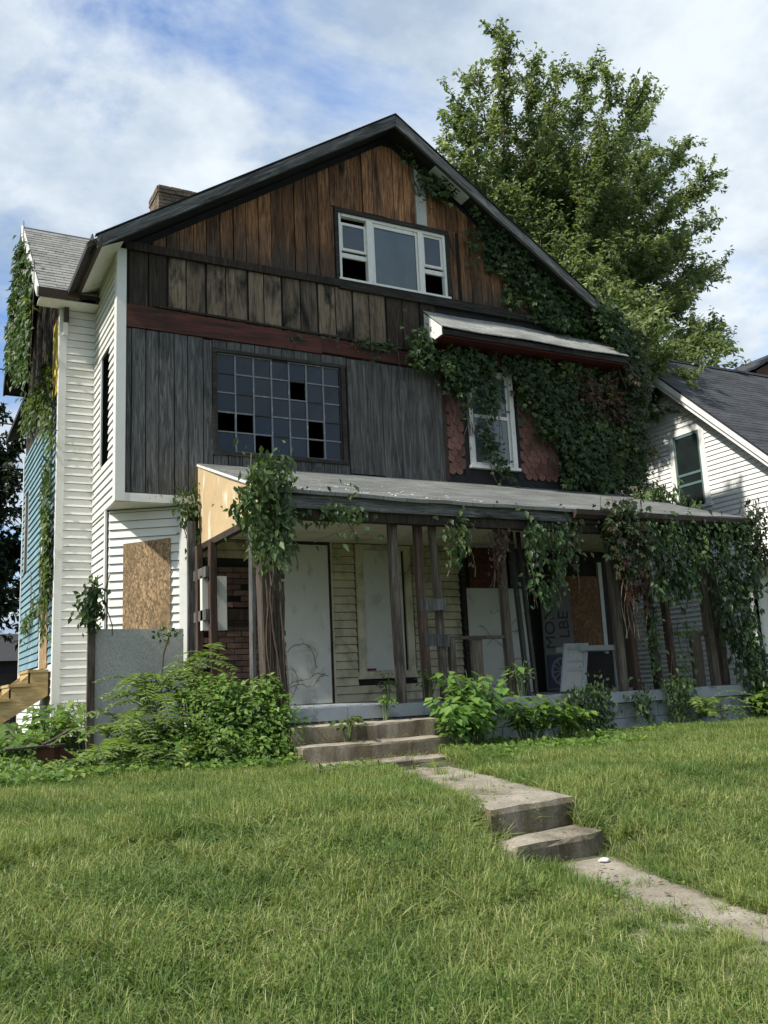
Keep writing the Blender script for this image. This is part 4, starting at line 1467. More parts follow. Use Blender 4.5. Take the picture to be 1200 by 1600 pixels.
mb = MB()
mb.prism([(NX + .002, -3.2, 2.35), (NX + .002, NRY, nroof(NRY) - .12), (NX + .002, 7.6, 2.20), (NX + .002, 7.6, 2.2)][:3], (.12, 0, 0))
mb.box(NX + .002, NX + .12, -.24, 7.5, -.6, 2.6)
nw = mb.build('gable_wall', 'neigh_white', nb)
zb = -.35
while zb < 7.1:
    zt = zb + .100
    ya, yb_ = (-.22 if zb < 2.35 else max(-3.1, NRY - (NRZ - .15 - zt) / NS)), min(7.4, NRY + (NRZ - .15 - zt) / NS)
    segs = [(ya, yb_)]
    if NW[2] - .12 < zt and zb < NW[3] + .14:
        segs = [(ya, NW[0] - .14), (NW[1] + .14, yb_)]
    for a, b in segs:
        if b > a + .05:
            MB().hexa([(NX - .026, a, zb), (NX - .026, b, zb), (NX, b, zb), (NX, a, zb), (NX - .004, a, zt + .004), (NX - .004, b, zt + .004), (NX, b, zt + .004), (NX, a, zt + .004)]).build('siding_board', 'neigh_white', nw)
    zb = zt
MB().box(NX - .03, NX, -.26, -.14, -.4, 2.34).build('corner_board', 'neigh_white', nw)
MB().box(NX + .0, NX + 6, -.24, -.12, -.5, 2.34).build('front_wall', 'neigh_white', nb)
MB().box(NX + .0, NX + 6, -3.1, -.25, 2.26, 2.34).build('porch_ceiling', 'shade_white', nb)
MB().box(NX - .02, NX + 6, -3.15, -2.95, 2.10, 2.345).build('porch_beam', 'neigh_white', nb)
nwin = part_empty('window', (NX, 1, 3.7), nb)
mb = MB()
mb.box(NX - .03, NX - .0, NW[0] - .14, NW[0], NW[2] - .1, NW[3] + .14).box(NX - .03, NX, NW[1], NW[1] + .14, NW[2] - .1, NW[3] + .14)
mb.box(NX - .032, NX, NW[0], NW[1], NW[3], NW[3] + .14).box(NX - .06, NX, NW[0] - .16, NW[1] + .16, NW[2] - .16, NW[2] - .1)
mb.build('casing', 'neigh_white', nwin)
mb = MB()
zm = 4.28
mb.box(NX - .02, NX - .002, NW[0], NW[0] + .05, NW[2] - .1, NW[3]).box(NX - .02, NX - .002, NW[1] - .05, NW[1], NW[2] - .1, NW[3])
mb.box(NX - .02, NX - .002, NW[0] + .05, NW[1] - .05, NW[3] - .06, NW[3]).box(NX - .02, NX - .002, NW[0] + .05, NW[1] - .05, zm, zm + .05).box(NX - .02, NX - .002, NW[0] + .05, NW[1] - .05, zm - .22, zm - .17)
mb.build('screen_frame', 'screen_green', nwin)
box('pane', 'pane_dark', nwin, NX - .008, NX - .003, NW[0] + .05, NW[1] - .05, NW[2] - .1, NW[3] - .06)
mb = MB()
for s in (-1, 1):
    L = 5.35 if s < 0 else 5.6
    yo, zo = NRY + s * L, NRZ - NS * L
    mb.prism([(NX - .34, NRY, NRZ), (NX - .34, yo, zo), (NX - .34, yo, zo - .05), (NX - .34, NRY, NRZ - .07)], (14, 0, 0))
nr = mb.build('roof', 'neigh_roof', nb)
ncs = math.hypot(1, NS)
mb = MB()
for i in range(52):                       # shingle courses, each lapped over the one below
    s0, s1_ = i * .14 / ncs, (i + 1) * .14 / ncs
    y0, y1_ = NRY - 5.35 + s0, NRY - 5.35 + s1_ + .01
    z0, z1_ = nroof(y0) + .014, nroof(y1_) + .004
    mb.hexa([(NX - .345, y0, z0 - .012), (NX + 13.6, y0, z0 - .012), (NX + 13.6, y1_, z1_ - .003), (NX - .345, y1_, z1_ - .003),
             (NX - .345, y0, z0), (NX + 13.6, y0, z0), (NX + 13.6, y1_, z1_), (NX - .345, y1_, z1_)])
tag(mb.build('shingle_courses', 'neigh_roof', nr), kind='stuff')
MB().prism([(NX - .35, NRY - .10, NRZ - .05), (NX - .35, NRY, NRZ + .05), (NX - .35, NRY + .10, NRZ - .05)], (14, 0, 0)).build('ridge_cap', 'tar', nr)
for s in (-1, 1):
    L = 5.3
    yo, zo = NRY + s * L, NRZ - NS * L
    MB().prism([(NX - .375, NRY, NRZ - .02), (NX - .375, yo, zo - .02), (NX - .375, yo, zo - .14), (NX - .375, NRY, NRZ - .17)], (.03, 0, 0)).build('barge_board', 'neigh_white', nr)
    MB().prism([(NX - .33, NRY, NRZ - .171), (NX - .33, yo, zo - .141), (NX - .33, yo, zo - .24), (NX - .33, NRY, NRZ - .29)], (.03, 0, 0)).build('barge_board', 'neigh_white', nr)
    MB().prism([(NX - .37, NRY, NRZ + .03), (NX - .37, yo, zo + .03), (NX - .37, yo, zo - .018), (NX - .37, NRY, NRZ - .018)], (.02, 0, 0)).build('drip_edge', 'tar', nr)
    MB().prism([(NX - .30, NRY, NRZ - .10), (NX - .30, yo, zo - .075), (NX - .30, yo, zo - .09), (NX - .30, NRY, NRZ - .115)], (.29, 0, 0)).build('soffit', 'neigh_white', nr)
MB().prism([(22.6, 7.5, 9.2), (22.6, 7.5, 10.1), (24.2, 7.5, 10.9), (26, 7.5, 10.1), (26, 7.5, 9.2)], (0, 2, 0)).build('dormer', 'rust_box', nb)
MB().prism([(22.3, 7.3, 10.05), (24.2, 7.3, 11.0), (26.2, 7.3, 10.05), (24.2, 7.3, 11.12)], (0, 2.4, 0)).build('dormer_roof', 'dark_roof', nb)


# ------------------------------------------------------------------ trees
def curve_pts(p0, p1, n, lift, rg, wob=.12):
    p0, p1 = Vector(p0), Vector(p1)
    L = (p1 - p0).length
    out_ = []
    ph = [rg.uniform(0, 6) for _ in range(3)]
    for i in range(n + 1):
        t = i / n
        q = p0.lerp(p1, t)
        h = Vector((p1.x - p0.x, p1.y - p0.y, 0))
        q -= h * lift * math.sin(math.pi * t) * .5
        q += Vector((math.sin(ph[0] + 5 * t), math.sin(ph[1] + 4 * t), math.sin(ph[2] + 6 * t))) * wob * t * (1 - t) * 2
        out_.append(q)
    return out_


def tree(name, label, base, fork, tips, leafmat, twigs=26, leaves_per=20, leafsize=.13, twig_len=(.5, 1.3), trunk_r=.24, group=None, seed=1, start=.3, upright=.5):
    rg = random.Random(seed)
    ng = np.random.default_rng(seed)
    t = tag(empty(name, base), label, 'tree', group)
    tp = curve_pts(base, fork, 6, 0, rg, .2)
    MB().tube(tp, [trunk_r * (1 - .07 * i) for i in range(7)], 8).build('trunk', 'bark', t, True)
    L = Leaves()
    tw = MB()
    for tip in tips:
        lp = curve_pts(fork, tip, 8, .35, rg, .5)
        r0 = trunk_r * .38
        MB().tube(lp, [r0 * (1 - i / 8) + .012 for i in range(9)], 5).build('limb', 'bark', t, True)
        Ltot = (Vector(tip) - Vector(fork)).length
        nt_ = int(twigs * (.6 + .1 * Ltot * .5))
        for k in range(nt_):
            u = start + (1 - start) * rg.random() ** .8
            f = u * 8
            i = min(int(f), 7)
            p = lp[i].lerp(lp[i + 1], f - i)
            ld = (lp[i + 1] - lp[i]).normalized()
            d_ = Vector((rg.gauss(0, 1), rg.gauss(0, 1), rg.gauss(0, .7))).normalized() * .9 + ld * .9 + Vector((0, 0, upright))
            d_.normalize()
            tl = rg.uniform(*twig_len) * (1.15 - .55 * max(0, (u - .6) / .4))
            e = p + d_ * tl - Vector((0, 0, .18 * tl * tl))
            tw.tube([p, p.lerp(e, .5) + Vector((0, 0, .05)), e], [.012, .009, .004], 3)
            n_ = max(4, int(leaves_per * tl / 1.0))
            uu = ng.uniform(.1, 1.05, n_)[:, None]
            P = np.array(p)[None] * (1 - uu) + np.array(e)[None] * uu + ng.normal(0, .055, (n_, 3))
            T = ng.normal(0, .55, (n_, 3)) + np.array([0, 0, -.75]) + np.array(d_) * .45
            N = ng.normal(0, .6, (n_, 3)) + np.array([-.15, -.2, .8])
            S = ng.uniform(.6, 1.25, n_) * leafsize
            cl = rg.gauss(.0, .14)
            R = np.clip(ng.beta(2, 2.4, n_) * .8 + cl + .06, 0, .99)
            L.add(P, N, T, S, R)
    tag(tw.build('twigs', 'bark', t), kind='stuff')
    L.build('crown', leafmat, t, .48, .10)
    return t


TIPS = [(10.86, 4.69, 16.97), (11.05, 6.22, 16.91), (12.31, 5.35, 17.16), (14.23, 6.52, 18.24), (15.77, 6.63, 19.0), (13.86, 3.83, 16.15), (14.74, 3.57, 16.0),
        (19.0, 7.4, 19.0), (9.37, 4.8, 14.68), (8.85, 4.67, 13.5), (20.8, 7.6, 18.1), (19.0, 5.4, 15.2), (20.0, 6.4, 14.5), (18.6, 5.3, 11.9),
        (18.6, 5.6, 10.3), (16.6, 3.7, 8.8), (17.5, 5.7, 11.0), (12.0, 1.9, 6.2), (15.66, 5.9, 8.9), (11.89, 7.21, 15.08), (13.83, 6.86, 16.41),
        (13.38, 3.82, 14.07), (18.42, 6.9, 16.0), (12.06, 6.46, 12.72), (13.13, 5.01, 12.6), (13.98, 3.66, 11.19), (16.3, 7.4, 11.7), (12.8, 5.86, 13.55),
        (18.2, 6.6, 13.6), (16.5, 6.9, 10.2), (10.87, 7.07, 14.35), (17.2, 7.8, 15.6), (13.52, 5.47, 14.89), (18.9, 6.8, 13.2), (17.0, 5.6, 15.9), (15.6, 7.7, 13.2),
        (10.4, 4.2, 12.0), (11.2, 3.4, 10.4), (12.4, 3.2, 9.4), (14.6, 3.6, 9.6), (11.6, 5.0, 14.0), (15.2, 5.0, 14.6), (16.0, 4.6, 12.9), (9.9, 5.8, 13.2),
        (13.0, 2.4, 8.2), (11.3, 2.6, 7.6), (10.6, 3.0, 8.6), (10.2, 2.6, 7.2), (11.0, 2.0, 6.4), (12.2, 2.2, 7.4), (14.6, 2.6, 8.2), (15.8, 3.4, 8.0), (17.6, 4.6, 9.4), (16.6, 4.4, 10.6), (19.4, 6.4, 12.6),
        (12.6, 1.5, 6.6), (11.6, 1.2, 6.6), (10.4, 1.1, 7.3), (10.8, .7, 7.1), (10.1, 1.6, 8.0), (10.9, 1.4, 8.0), (10.5, 1.8, 9.0), (11.5, 1.6, 6.9), (11.4, 2.2, 6.0), (11.5, 1.7, 5.9), (10.0, 3.4, 9.8), (18.2, 5.8, 14.6), (15.0, 4.0, 11.4), (17.2, 5.2, 12.6)]
tree('silver_maple', 'tall leafy green tree rising behind the right side of the house', (11.0, 5.6, -.57), (11.4, 5.6, 5.2), TIPS, 'leaf_tree', seed=4,
     twigs=64, leaves_per=64, leafsize=.15, start=.26, twig_len=(.6, 1.6))
dk = [(0.2, 24, 11.4), (1.0, 25, 10.2), (-1.2, 24, 10.6), (.8, 23, 8.4), (1.3, 25, 6.2), (0.3, 23.5, 5.0), (-1.5, 25, 7.2), (-.3, 24, 8.8), (1.5, 26, 4.6), (-.6, 22.5, 6.2), (-2.6, 24, 9)]
tree('background_tree', 'dark shaded tree behind the left edge of the house', (-.2, 24.5, -.57), (-.1, 24.5, 2.6), dk, 'leaf_dark', seed=9, twigs=44, leaves_per=34, leafsize=.30,
     twig_len=(.7, 1.6), start=.2, upright=.2)
tree('background_tree', 'yellowish tree top peeping over the neighbour roof ridge', (24.5, 14, -.57), (24.5, 14, 7), [(23.2, 14, 12.0), (24.4, 14, 12.5), (25.4, 14, 12.0), (26.6, 14, 11.8), (22.2, 14, 11.6)],
     'leaf_wing', seed=11, twigs=20, leaves_per=18, leafsize=.2, start=.4)
# low hedge mass and a grey garage far left
gr = tag(empty('garage', (-3, 30, -.57)), 'low dark garage half hidden behind the blue side wall', 'garage')
MB().box(-6, 3.5, 30, 34, -.6, 2.1).build('wall', 'sign_dark', gr)
MB().prism([(-6.3, 29.6, 2.0), (-6.3, 32, 3.3), (-6.3, 34.4, 2.0)], (10.2, 0, 0)).build('roof', 'dark_roof', gr)
MB().box(.4, 1.9, 29.93, 29.99, -.5, 1.5).build('door', 'iron', gr)
for (z0, z1_, dsc) in ((7.9, 8.2, 'uppermost'), (6.6, 6.75, 'middle'), (5.55, 5.7, 'lowest')):
    mb = MB().tube([(-9, 9, z0 + .35), (-4, 9.2, z0 + .02), (-.6, 9.4, z0 - .05), (1.5, 9.6, z0 - .02)], .018, 4)
    tag(mb.build('overhead_cable', 'cable'), '%s of the thin overhead cables left of the wing' % dsc, 'cable', 'overhead cables on the left')


# ------------------------------------------------------------------ vines
def vine(name, label, plane, polys, leafmat, size=.085, thick=.16, fingers=3, seed=1, stems=4, mult=None, cat='vine'):
    """plane: ('y', value) leaves spread in x,z; ('x', value) leaves spread in y,z. polys: (polygon, leaves per m2, matrix name or None)"""
    global RNG
    RNG = np.random.default_rng(seed)
    ax, val = plane
    allp = [q for pl in polys for q in pl[0]]
    c = np.mean(np.array(allp), 0)
    lo = min(q[1] for q in allp)
    base = (c[0], val, lo) if ax == 'y' else (val, c[0], lo)
    t = tag(empty(name, base), label, cat)
    mats = {}
    nout = np.array([0, -1, 0.25]) if ax == 'y' else np.array([-1, -.15, .3])
    for pl in polys:
        poly, dens = pl[0], pl[1]
        mt_ = pl[2] if len(pl) > 2 and pl[2] else leafmat
        a = np.array(poly)
        area = .5 * abs(np.dot(a[:, 0], np.roll(a[:, 1], 1)) - np.dot(a[:, 1], np.roll(a[:, 0], 1)))
        n_ = int(area * dens * (mult or (2.6 if fingers > 1 else 5.2)))
        if n_ < 5:
            continue
        nc = max(6, n_ // 34)
        cen = sample_poly(poly, nc)
        cthk = RNG.uniform(0, 1, nc) ** 1.3
        which = RNG.integers(0, nc, n_)
        spread = .13
        uv = cen[which] + RNG.normal(0, spread, (n_, 2)) * np.array([.75, 1.2])
        keep = in_poly(uv[:, 0], uv[:, 1], poly) | (RNG.random(n_) < .22)
        uv, which = uv[keep], which[keep]
        n_ = len(uv)
        off = thick * (.12 + .88 * cthk[which]) * (.6 + .4 * RNG.random(n_)) + .02
        if ax == 'y':
            P = np.stack([uv[:, 0], val - off, uv[:, 1]], 1)
        else:
            P = np.stack([val - off, uv[:, 0], uv[:, 1]], 1)
        N = nout + RNG.normal(0, .42, (n_, 3))
        T = RNG.normal(0, .45, (n_, 3)) + np.array([0, 0, -1.0])
        S = RNG.uniform(.4, 1.4, n_) * size
        ctone = RNG.normal(0, .16, nc)
        R = np.clip(RNG.beta(2, 2.6, n_) * .85 + ctone[which] + .05, 0, 1)
        mats.setdefault(mt_, Leaves()).add(P, N, T, S, R)
    for mt_, L in mats.items():
        L.build('foliage', mt_, t, .5, .10, fingers)
    if stems:
        mb = MB()
        for pl in polys:
            a = np.array(pl[0])
            for k in range(stems):
                q = sample_poly(pl[0], 1)[0]
                top_ = q + np.array([jit(.15), min(.8, a[:, 1].max() - q[1])])
                bot = q + np.array([jit(.15), -min(.9, q[1] - a[:, 1].min())])
                o_ = val - .03
                pts_ = []
                for i in range(7):
                    tt = i / 6
                    uu = bot * (1 - tt) + top_ * tt + np.array([.05 * math.sin(6 * tt + k), 0])
                    pts_.append((uu[0], o_, uu[1]) if ax == 'y' else (o_, uu[0], uu[1]))
                mb.tube(pts_, .007, 4)
        tag(mb.build('stems', 'stem', t), kind='stuff')
    return t


VA = [(4.55, 9.45), (4.94, 9.3), (5.11, 9.1), (5.56, 8.9), (5.88, 8.75), (5.67, 8.55), (5.02, 8.62), (4.98, 8.98), (4.74, 9.1)]
VB = [(5.98, 8.62), (6.48, 8.34), (7.71, 7.55), (8.95, 6.72), (9.4, 6.45), (9.84, 6.19), (9.23, 6.45), (7.86, 6.45), (7.3, 6.71), (6.93, 7.27), (6.65, 7.34), (6.39, 7.41), (6.36, 8.03), (6.02, 7.96)]
VBs = [(6.3, 7.9), (7.3, 7.5), (7.9, 6.75), (6.7, 6.78), (6.45, 7.3)]
VBh = [(6.0, 8.1), (6.2, 8.1), (6.15, 7.2), (6.05, 7.3)]
VC = [(4.85, 6.15), (5.1, 5.95), (5.26, 5.78), (6.78, 5.8), (7.0, 5.78), (7.93, 5.8), (9.1, 5.8), (9.75, 6.4), (9.52, 3.51), (7.58, 3.45), (7.56, 4.21), (7.25, 4.3), (7.08, 4.75), (6.84, 4.84),
      (6.79, 5.3), (6.6, 5.45), (6.19, 5.35), (5.83, 4.91), (5.59, 5.16), (5.28, 5.24), (4.85, 5.3), (4.44, 5.46), (4.33, 5.61), (4.7, 5.72)]
VCw = [(5.85, 5.19), (6.46, 5.38), (6.34, 4.79), (6.26, 4.33), (6.63, 3.51), (6.31, 3.6), (5.99, 4.19), (5.98, 4.75)]
VCs = [(5.44, 5.27), (5.88, 5.21), (5.73, 4.29), (5.58, 4.5)]
VC2 = [(6.9, 5.95), (7.95, 5.95), (7.9, 5.0), (7.0, 4.9)]
VCr = [(7.9, 5.75), (9.2, 5.75), (9.3, 4.6), (8.4, 4.5), (8.0, 5.1)]
VCe = [(9.0, 6.5), (9.85, 6.3), (9.75, 3.5), (9.1, 3.5)]
VCt = [(8.55, 6.95), (8.8, 7.0), (9.3, 6.75), (9.7, 6.45), (9.75, 5.9), (9.0, 5.95), (8.6, 6.45)]
VD = [(2.57, 5.70), (3.79, 5.72), (4.74, 5.75), (4.72, 5.55), (3.78, 5.62), (2.57, 5.64)]
vine('creeper_vine', 'dark green creeper spilling down the right slope of the gable', ('y', -.04), [(VA, 330), (VB, 460), (VBh, 260), (VBs, 60)], 'leaf_vine', .085, .26, seed=21)
vine('creeper_vine', 'thick creeper curtain smothering the wall right of the white sash window', ('y', -.06), [(VC, 460), (VCs, 200), (VC2, 300), (VCr, 420, 'leaf_red'), (VCe, 300, 'leaf_mix')], 'leaf_vine', .085, .34, seed=22, stems=8)
vine('creeper_vine', 'creeper swallowing the low right end of the gable barge board', ('y', -.36), [(VCt, 420), ([(8.9, 6.35), (9.7, 6.2), (9.8, 5.2), (9.2, 5.3)], 260, 'leaf_mix')], 'leaf_vine', .085, .22, seed=25, stems=3)
vine('creeper_vine', 'creeper strand hanging across the white sash window', ('y', -.07), [(VCw, 430)], 'leaf_vine', .075, .2, seed=23)
vine('creeper_vine', 'thin creeper trailing along the red band board', ('y', -.05), [(VD, 520)], 'leaf_vine', .06, .07, seed=24, stems=2)
VE = [(3.9, 8.55), (3.2, 8.1), (1.9, 7.0), (1.6, 6.3), (1.8, 5.2), (2.41, 5.22), (3.61, 5.78), (5.2, 6.6), (5.35, 7.19), (4.89, 7.6), (4.2, 8.2)]
VF = [(1.75, 5.3), (1.75, 1.06), (2.1, 1.15), (2.3, 2.49), (2.5, 3.96), (2.5, 4.67), (4.3, 5.1), (5.6, 5.3), (5.7, 5.9), (3.6, 5.6), (2.6, 5.7)]
VG = [(5.2, 1.55), (2.8, 1.9), (2.17, 2.5), (1.8, 2.2), (1.9, 1.63), (3.74, 1.5), (4.6, 1.4)]
vine('ivy_vine', 'ivy cloaking the left gable of the wing above the blue siding', ('x', -.93), [(VE, 260)], 'leaf_vine', .13, .08, fingers=1, seed=31, mult=2.0)
vine('ivy_vine', 'yellow green ivy climbing the blue side wall beside the white corner', ('x', -.57), [(VF, 330), (VG, 150)], 'leaf_wing', .11, .09, fingers=1, seed=32, mult=1.9)
VH1 = [(0.82, 2.62), (0.93, 2.78), (1.13, 2.9), (1.34, 2.84), (1.40, 2.62), (1.30, 2.39), (1.35, 2.06), (1.14, 1.62), (0.95, 1.54), (0.86, 1.82), (0.77, 2.11), (0.62, 2.24), (0.72, 2.4)]
VH2 = [(1.15, 2.33), (1.55, 2.33), (2.46, 2.30), (2.45, 2.20), (1.54, 2.09), (1.3, 1.99)]
vine('creeper_vine', 'bushy creeper crown on the porch corner post under the tan panel', ('y', -2.86), [(VH1, 460), (VH2, 260)], 'leaf_porch', .10, .34, fingers=1, seed=41)
VI = [(3.37, 2.19), (3.78, 2.24), (3.75, 1.92), (3.53, 1.51), (3.40, 1.55)]
VJ = [(4.20, 2.26), (4.54, 2.28), (4.42, 1.85), (4.29, 1.38), (4.22, 1.68)]
VK = [(4.62, 2.24), (5.34, 2.27), (5.33, 1.97), (5.07, 1.28), (4.82, 1.11), (4.61, 1.61)]
VL = [(5.36, 2.35), (5.61, 2.35), (5.48, 1.8), (5.32, 1.32), (5.28, 1.71)]
vine('creeper_vine', 'small green creeper hanging from the porch beam beside the third post', ('y', -2.92), [(VI, 330)], 'leaf_porch', .10, .14, fingers=1, seed=42, stems=2, mult=2.6)
vine('dead_vine', 'dry red vine clinging to the post beside the broken railing', ('y', -2.80), [(VJ, 420)], 'leaf_red', .07, .10, fingers=1, seed=43, stems=3)
vine('creeper_vine', 'green creeper hanging before the stored sign in the porch', ('y', -2.9), [(VK, 260)], 'leaf_vine', .10, .22, fingers=1, seed=44, mult=4.4)
vine('dead_vine', 'pale withered vine strand hanging before the porch plywood', ('y', -2.92), [(VL, 240)], 'leaf_mix', .09, .10, fingers=1, seed=45, stems=3)
VMa = [(5.95, 2.62), (6.62, 2.66), (6.7, 2.2), (6.6, 1.5), (6.23, 1.55), (6.09, 1.81), (5.87, 1.9)]
VM1 = [(6.66, 2.42), (6.76, 2.38), (7.9, 2.38), (7.89, 2.05), (7.51, 1.25), (7.21, 1.29), (6.83, 1.2), (6.55, 1.42)]
VM2 = [(7.9, 2.38), (8.78, 2.42), (9.05, 2.28), (9.0, 1.59), (8.7, 1.11), (8.85, -.11), (8.75, -.55), (8.35, -.5), (8.30, .4), (7.95, 1.02), (7.85, 2.05)]
VMt = [(8.6, 2.8), (9.3, 2.7), (9.4, 1.9), (9.0, 1.6), (8.8, 2.2)]
vine('creeper_vine', 'half withered creeper tumbling over the gutter in front of two red posts', ('y', -2.95), [(VMa, 480), ([(6.15, 1.75), (6.7, 1.7), (6.62, 1.2), (6.5, .7), (6.3, .8), (6.2, 1.2)], 110, 'leaf_red')], 'leaf_mix', .085, .26, fingers=3, seed=46, stems=10)
vine('creeper_vine', 'broad leaved creeper hanging in the right bays of the porch', ('y', -2.92), [(VM1, 230)], 'leaf_vine', .10, .28, fingers=1, stems=9, seed=47, mult=4.6)
vine('creeper_vine', 'dense creeper swallowing the right corner of the porch down to the ground', ('y', -2.85), [(VM2, 300), (VMt, 200, 'leaf_mix')], 'leaf_vine', .10, .40, fingers=1, seed=48, stems=8, mult=4.2)
vine('ivy_vine', 'ivy strand hanging down between the dark post and the red post', ('y', -2.84), [([(6.66, 1.5), (6.86, 1.5), (6.88, .5), (6.80, -.1), (6.68, .2), (6.64, .9)], 300)], 'leaf_vine', .075, .12, fingers=1, seed=57, stems=3, mult=3.5)
vine('creeper_vine', 'green strand twisting around the last two porch posts', ('y', -2.86), [([(7.30, .95), (7.5, .9), (7.46, .2), (7.2, -.2), (7.1, .3), (7.2, .7)], 200), ([(8.05, 2.1), (8.3, 2.1), (8.35, .9), (8.2, .3), (8.05, .9)], 150)], 'leaf_porch', .10, .14, fingers=1, seed=58, stems=4, mult=3.0)
VN1 = [(5.03, .10), (5.73, .16), (5.72, -.4), (5.37, -.58), (4.99, -.40)]
VN2 = [(6.2, -.02), (6.55, -.0), (6.38, -.43), (6.17, -.34)]
VN3 = [(6.81, .14), (7.1, .09), (7.14, -.48), (6.78, -.45)]
vine('ivy_vine', 'ivy patch draped over the slab edge below the leaning shutter', ('y', -2.97), [(VN1, 460)], 'leaf_vine', .085, .2, fingers=1, seed=51, stems=2)
vine('ivy_vine', 'ivy tuft over the slab edge at the foot of the red posts', ('y', -2.97), [(VN2, 420)], 'leaf_vine', .085, .14, fingers=1, seed=52, stems=2)
vine('ivy_vine', 'ivy trail running down the slab edge beside the ferny seedlings', ('y', -2.97), [(VN3, 480)], 'leaf_porch', .085, .18, fingers=1, seed=53, stems=2)
vine('creeper_vine', 'creeper mound spreading over the far end of the porch roof', ('y', -.5), [([(8.7, 3.40), (9.5, 3.55), (9.9, 3.3), (10.3, 3.35), (10.6, 3.1), (10.2, 2.8), (9.2, 3.1)], 260)], 'leaf_porch', .12, .5, fingers=1, seed=54, stems=2)
vine('ivy_vine', 'ivy clump wrapped around the thin post by the cement sheet', ('y', -.53), [([(-.50, 1.72), (-.36, 1.78), (-.27, 1.52), (-.24, 1.15), (-.40, 1.0), (-.52, 1.2), (-.53, 1.56)], 520)], 'leaf_vine', .10, .16, fingers=1, seed=55, stems=2, mult=3.5)
vine('ivy_vine', 'ivy sprig under the overhang between white soffit and tan panel', ('y', -.06), [([(.72, 3.0), (1.1, 3.12), (1.14, 2.5), (1.02, 1.9), (.95, 2.6), (.80, 2.75)], 220)], 'leaf_porch', .10, .10, fingers=1, seed=56, stems=5)
# bare tendrils on the corner post and boarded door
tv = tag(empty('dry_tendrils', (1.3, -2.85, 0)), 'bare dry vine stems climbing the corner post and boarded door', 'vine')
mb = MB()
for k in range(16):
    x0_ = 1.10 + random.random() * .22
    fq, am, ph_ = random.uniform(.3, .9), random.uniform(.01, .045), random.uniform(0, 6)
    hh = random.uniform(.12, .24)
    mb.tube([(x0_ + am * math.sin(fq * i + ph_) - .02 * i / 3, -2.84 - .012 * (k % 4), -.05 + i * hh) for i in range(10)], random.choice((.005, .008, .014)), 4)
tag(mb.build('post_stems', 'stem', tv), kind='stuff')
mb = MB()
for (xa, za) in ((2.36, .2), (2.38, .22), (2.4, .75), (2.42, .5), (5.7, .3), (5.75, 1.1), (5.9, .8), (6.1, .4), (6.0, 1.3), (6.2, .9), (4.25, 1.9)):
    q = Vector((xa, -.06, za))
    ptl = [q.copy()]
    d_ = Vector((1, 0, .25))
    for i in range(14):
        d_ = (d_ + Vector((jit(.5), 0, jit(.6)))).normalized()
        q = q + d_ * .055
        q.y = -.06
        ptl.append(q.copy())
    mb.tube(ptl, .0035, 4)
    for b0_ in ptl[3::3]:
        e_ = b0_ + Vector((jit(.12), 0, random.uniform(-.05, .16)))
        mb.tube([b0_, b0_.lerp(e_, .5) + Vector((jit(.02), 0, .02)), e_], .0025, 3)
tag(mb.build('door_stems', 'stem', tv), kind='stuff')


# ------------------------------------------------------------------ shrubs and weeds
def bush(name, label, clumps, leafmat, n_per, size, seed, stems=True, fingers=1, aspect=.6, cat='shrub'):
    ng = np.random.default_rng(seed)
    c0 = np.mean([c[:3] for c in clumps], 0)
    t = tag(empty(name, (c0[0], c0[1], -.58)), label, cat)
    L = Leaves()
    mb = MB()
    for (x, y, z, rx, ry, rz) in clumps:
        n_ = int(n_per * (rx * ry * rz) ** (1 / 1.5) / .3)
        d_ = unit(ng.normal(0, 1, (n_, 3)))
        r_ = ng.random(n_) ** .45
        P = np.array([x, y, z]) + d_ * r_[:, None] * np.array([rx, ry, rz])
        N = np.array([-.1, -.25, .8]) + d_ * .6 + ng.normal(0, .35, (n_, 3))
        T = d_ * .8 + ng.normal(0, .5, (n_, 3)) + np.array([0, 0, -.25])
        R = np.clip(ng.beta(2, 2.4, n_) * .7 + .25 * (d_[:, 2] * r_) + .12 + ng.normal(0, .08), 0, 1)
        L.add(P, N, T, ng.uniform(.55, 1.25, n_) * size, R)
        if stems:
            for k in range(5):
                e = Vector((x + jit(rx * .6), y + jit(ry * .6), z + rz * random.uniform(.2, .8)))
                b_ = Vector((x + jit(.15), y + jit(.15), float(gz(x, y)) - .02))
                mb.tube([b_, b_.lerp(e, .5) + Vector((jit(.05), jit(.05), .05)), e], [.012, .009, .005], 4)
    L.build('foliage', leafmat, t, aspect, .1, fingers)
    if stems:
        tag(mb.build('stems', 'stem_green', t), kind='stuff')
    return t


bush('leafy_bush', 'bright green bush filling the corner left of the porch steps',
     [(.75, -2.95, -.25, .55, .45, .42), (.35, -2.75, -.10, .45, .4, .38), (.95, -2.9, .05, .35, .3, .32), (.55, -2.6, .14, .35, .35, .30), (1.12, -3.1, -.2, .3, .3, .38), (.2, -3.05, -.35, .4, .35, .28),
      (.85, -3.3, -.42, .4, .3, .22), (.62, -2.85, .22, .18, .2, .22), (1.05, -2.85, .25, .16, .2, .16), (.0, -3.15, -.40, .40, .3, .2), (.45, -3.25, -.38, .4, .25, .24), (.3, -2.5, .22, .22, .22, .2), (-.15, -2.7, -.25, .35, .3, .3)], 'leaf_bush', 1900, .07, 61)


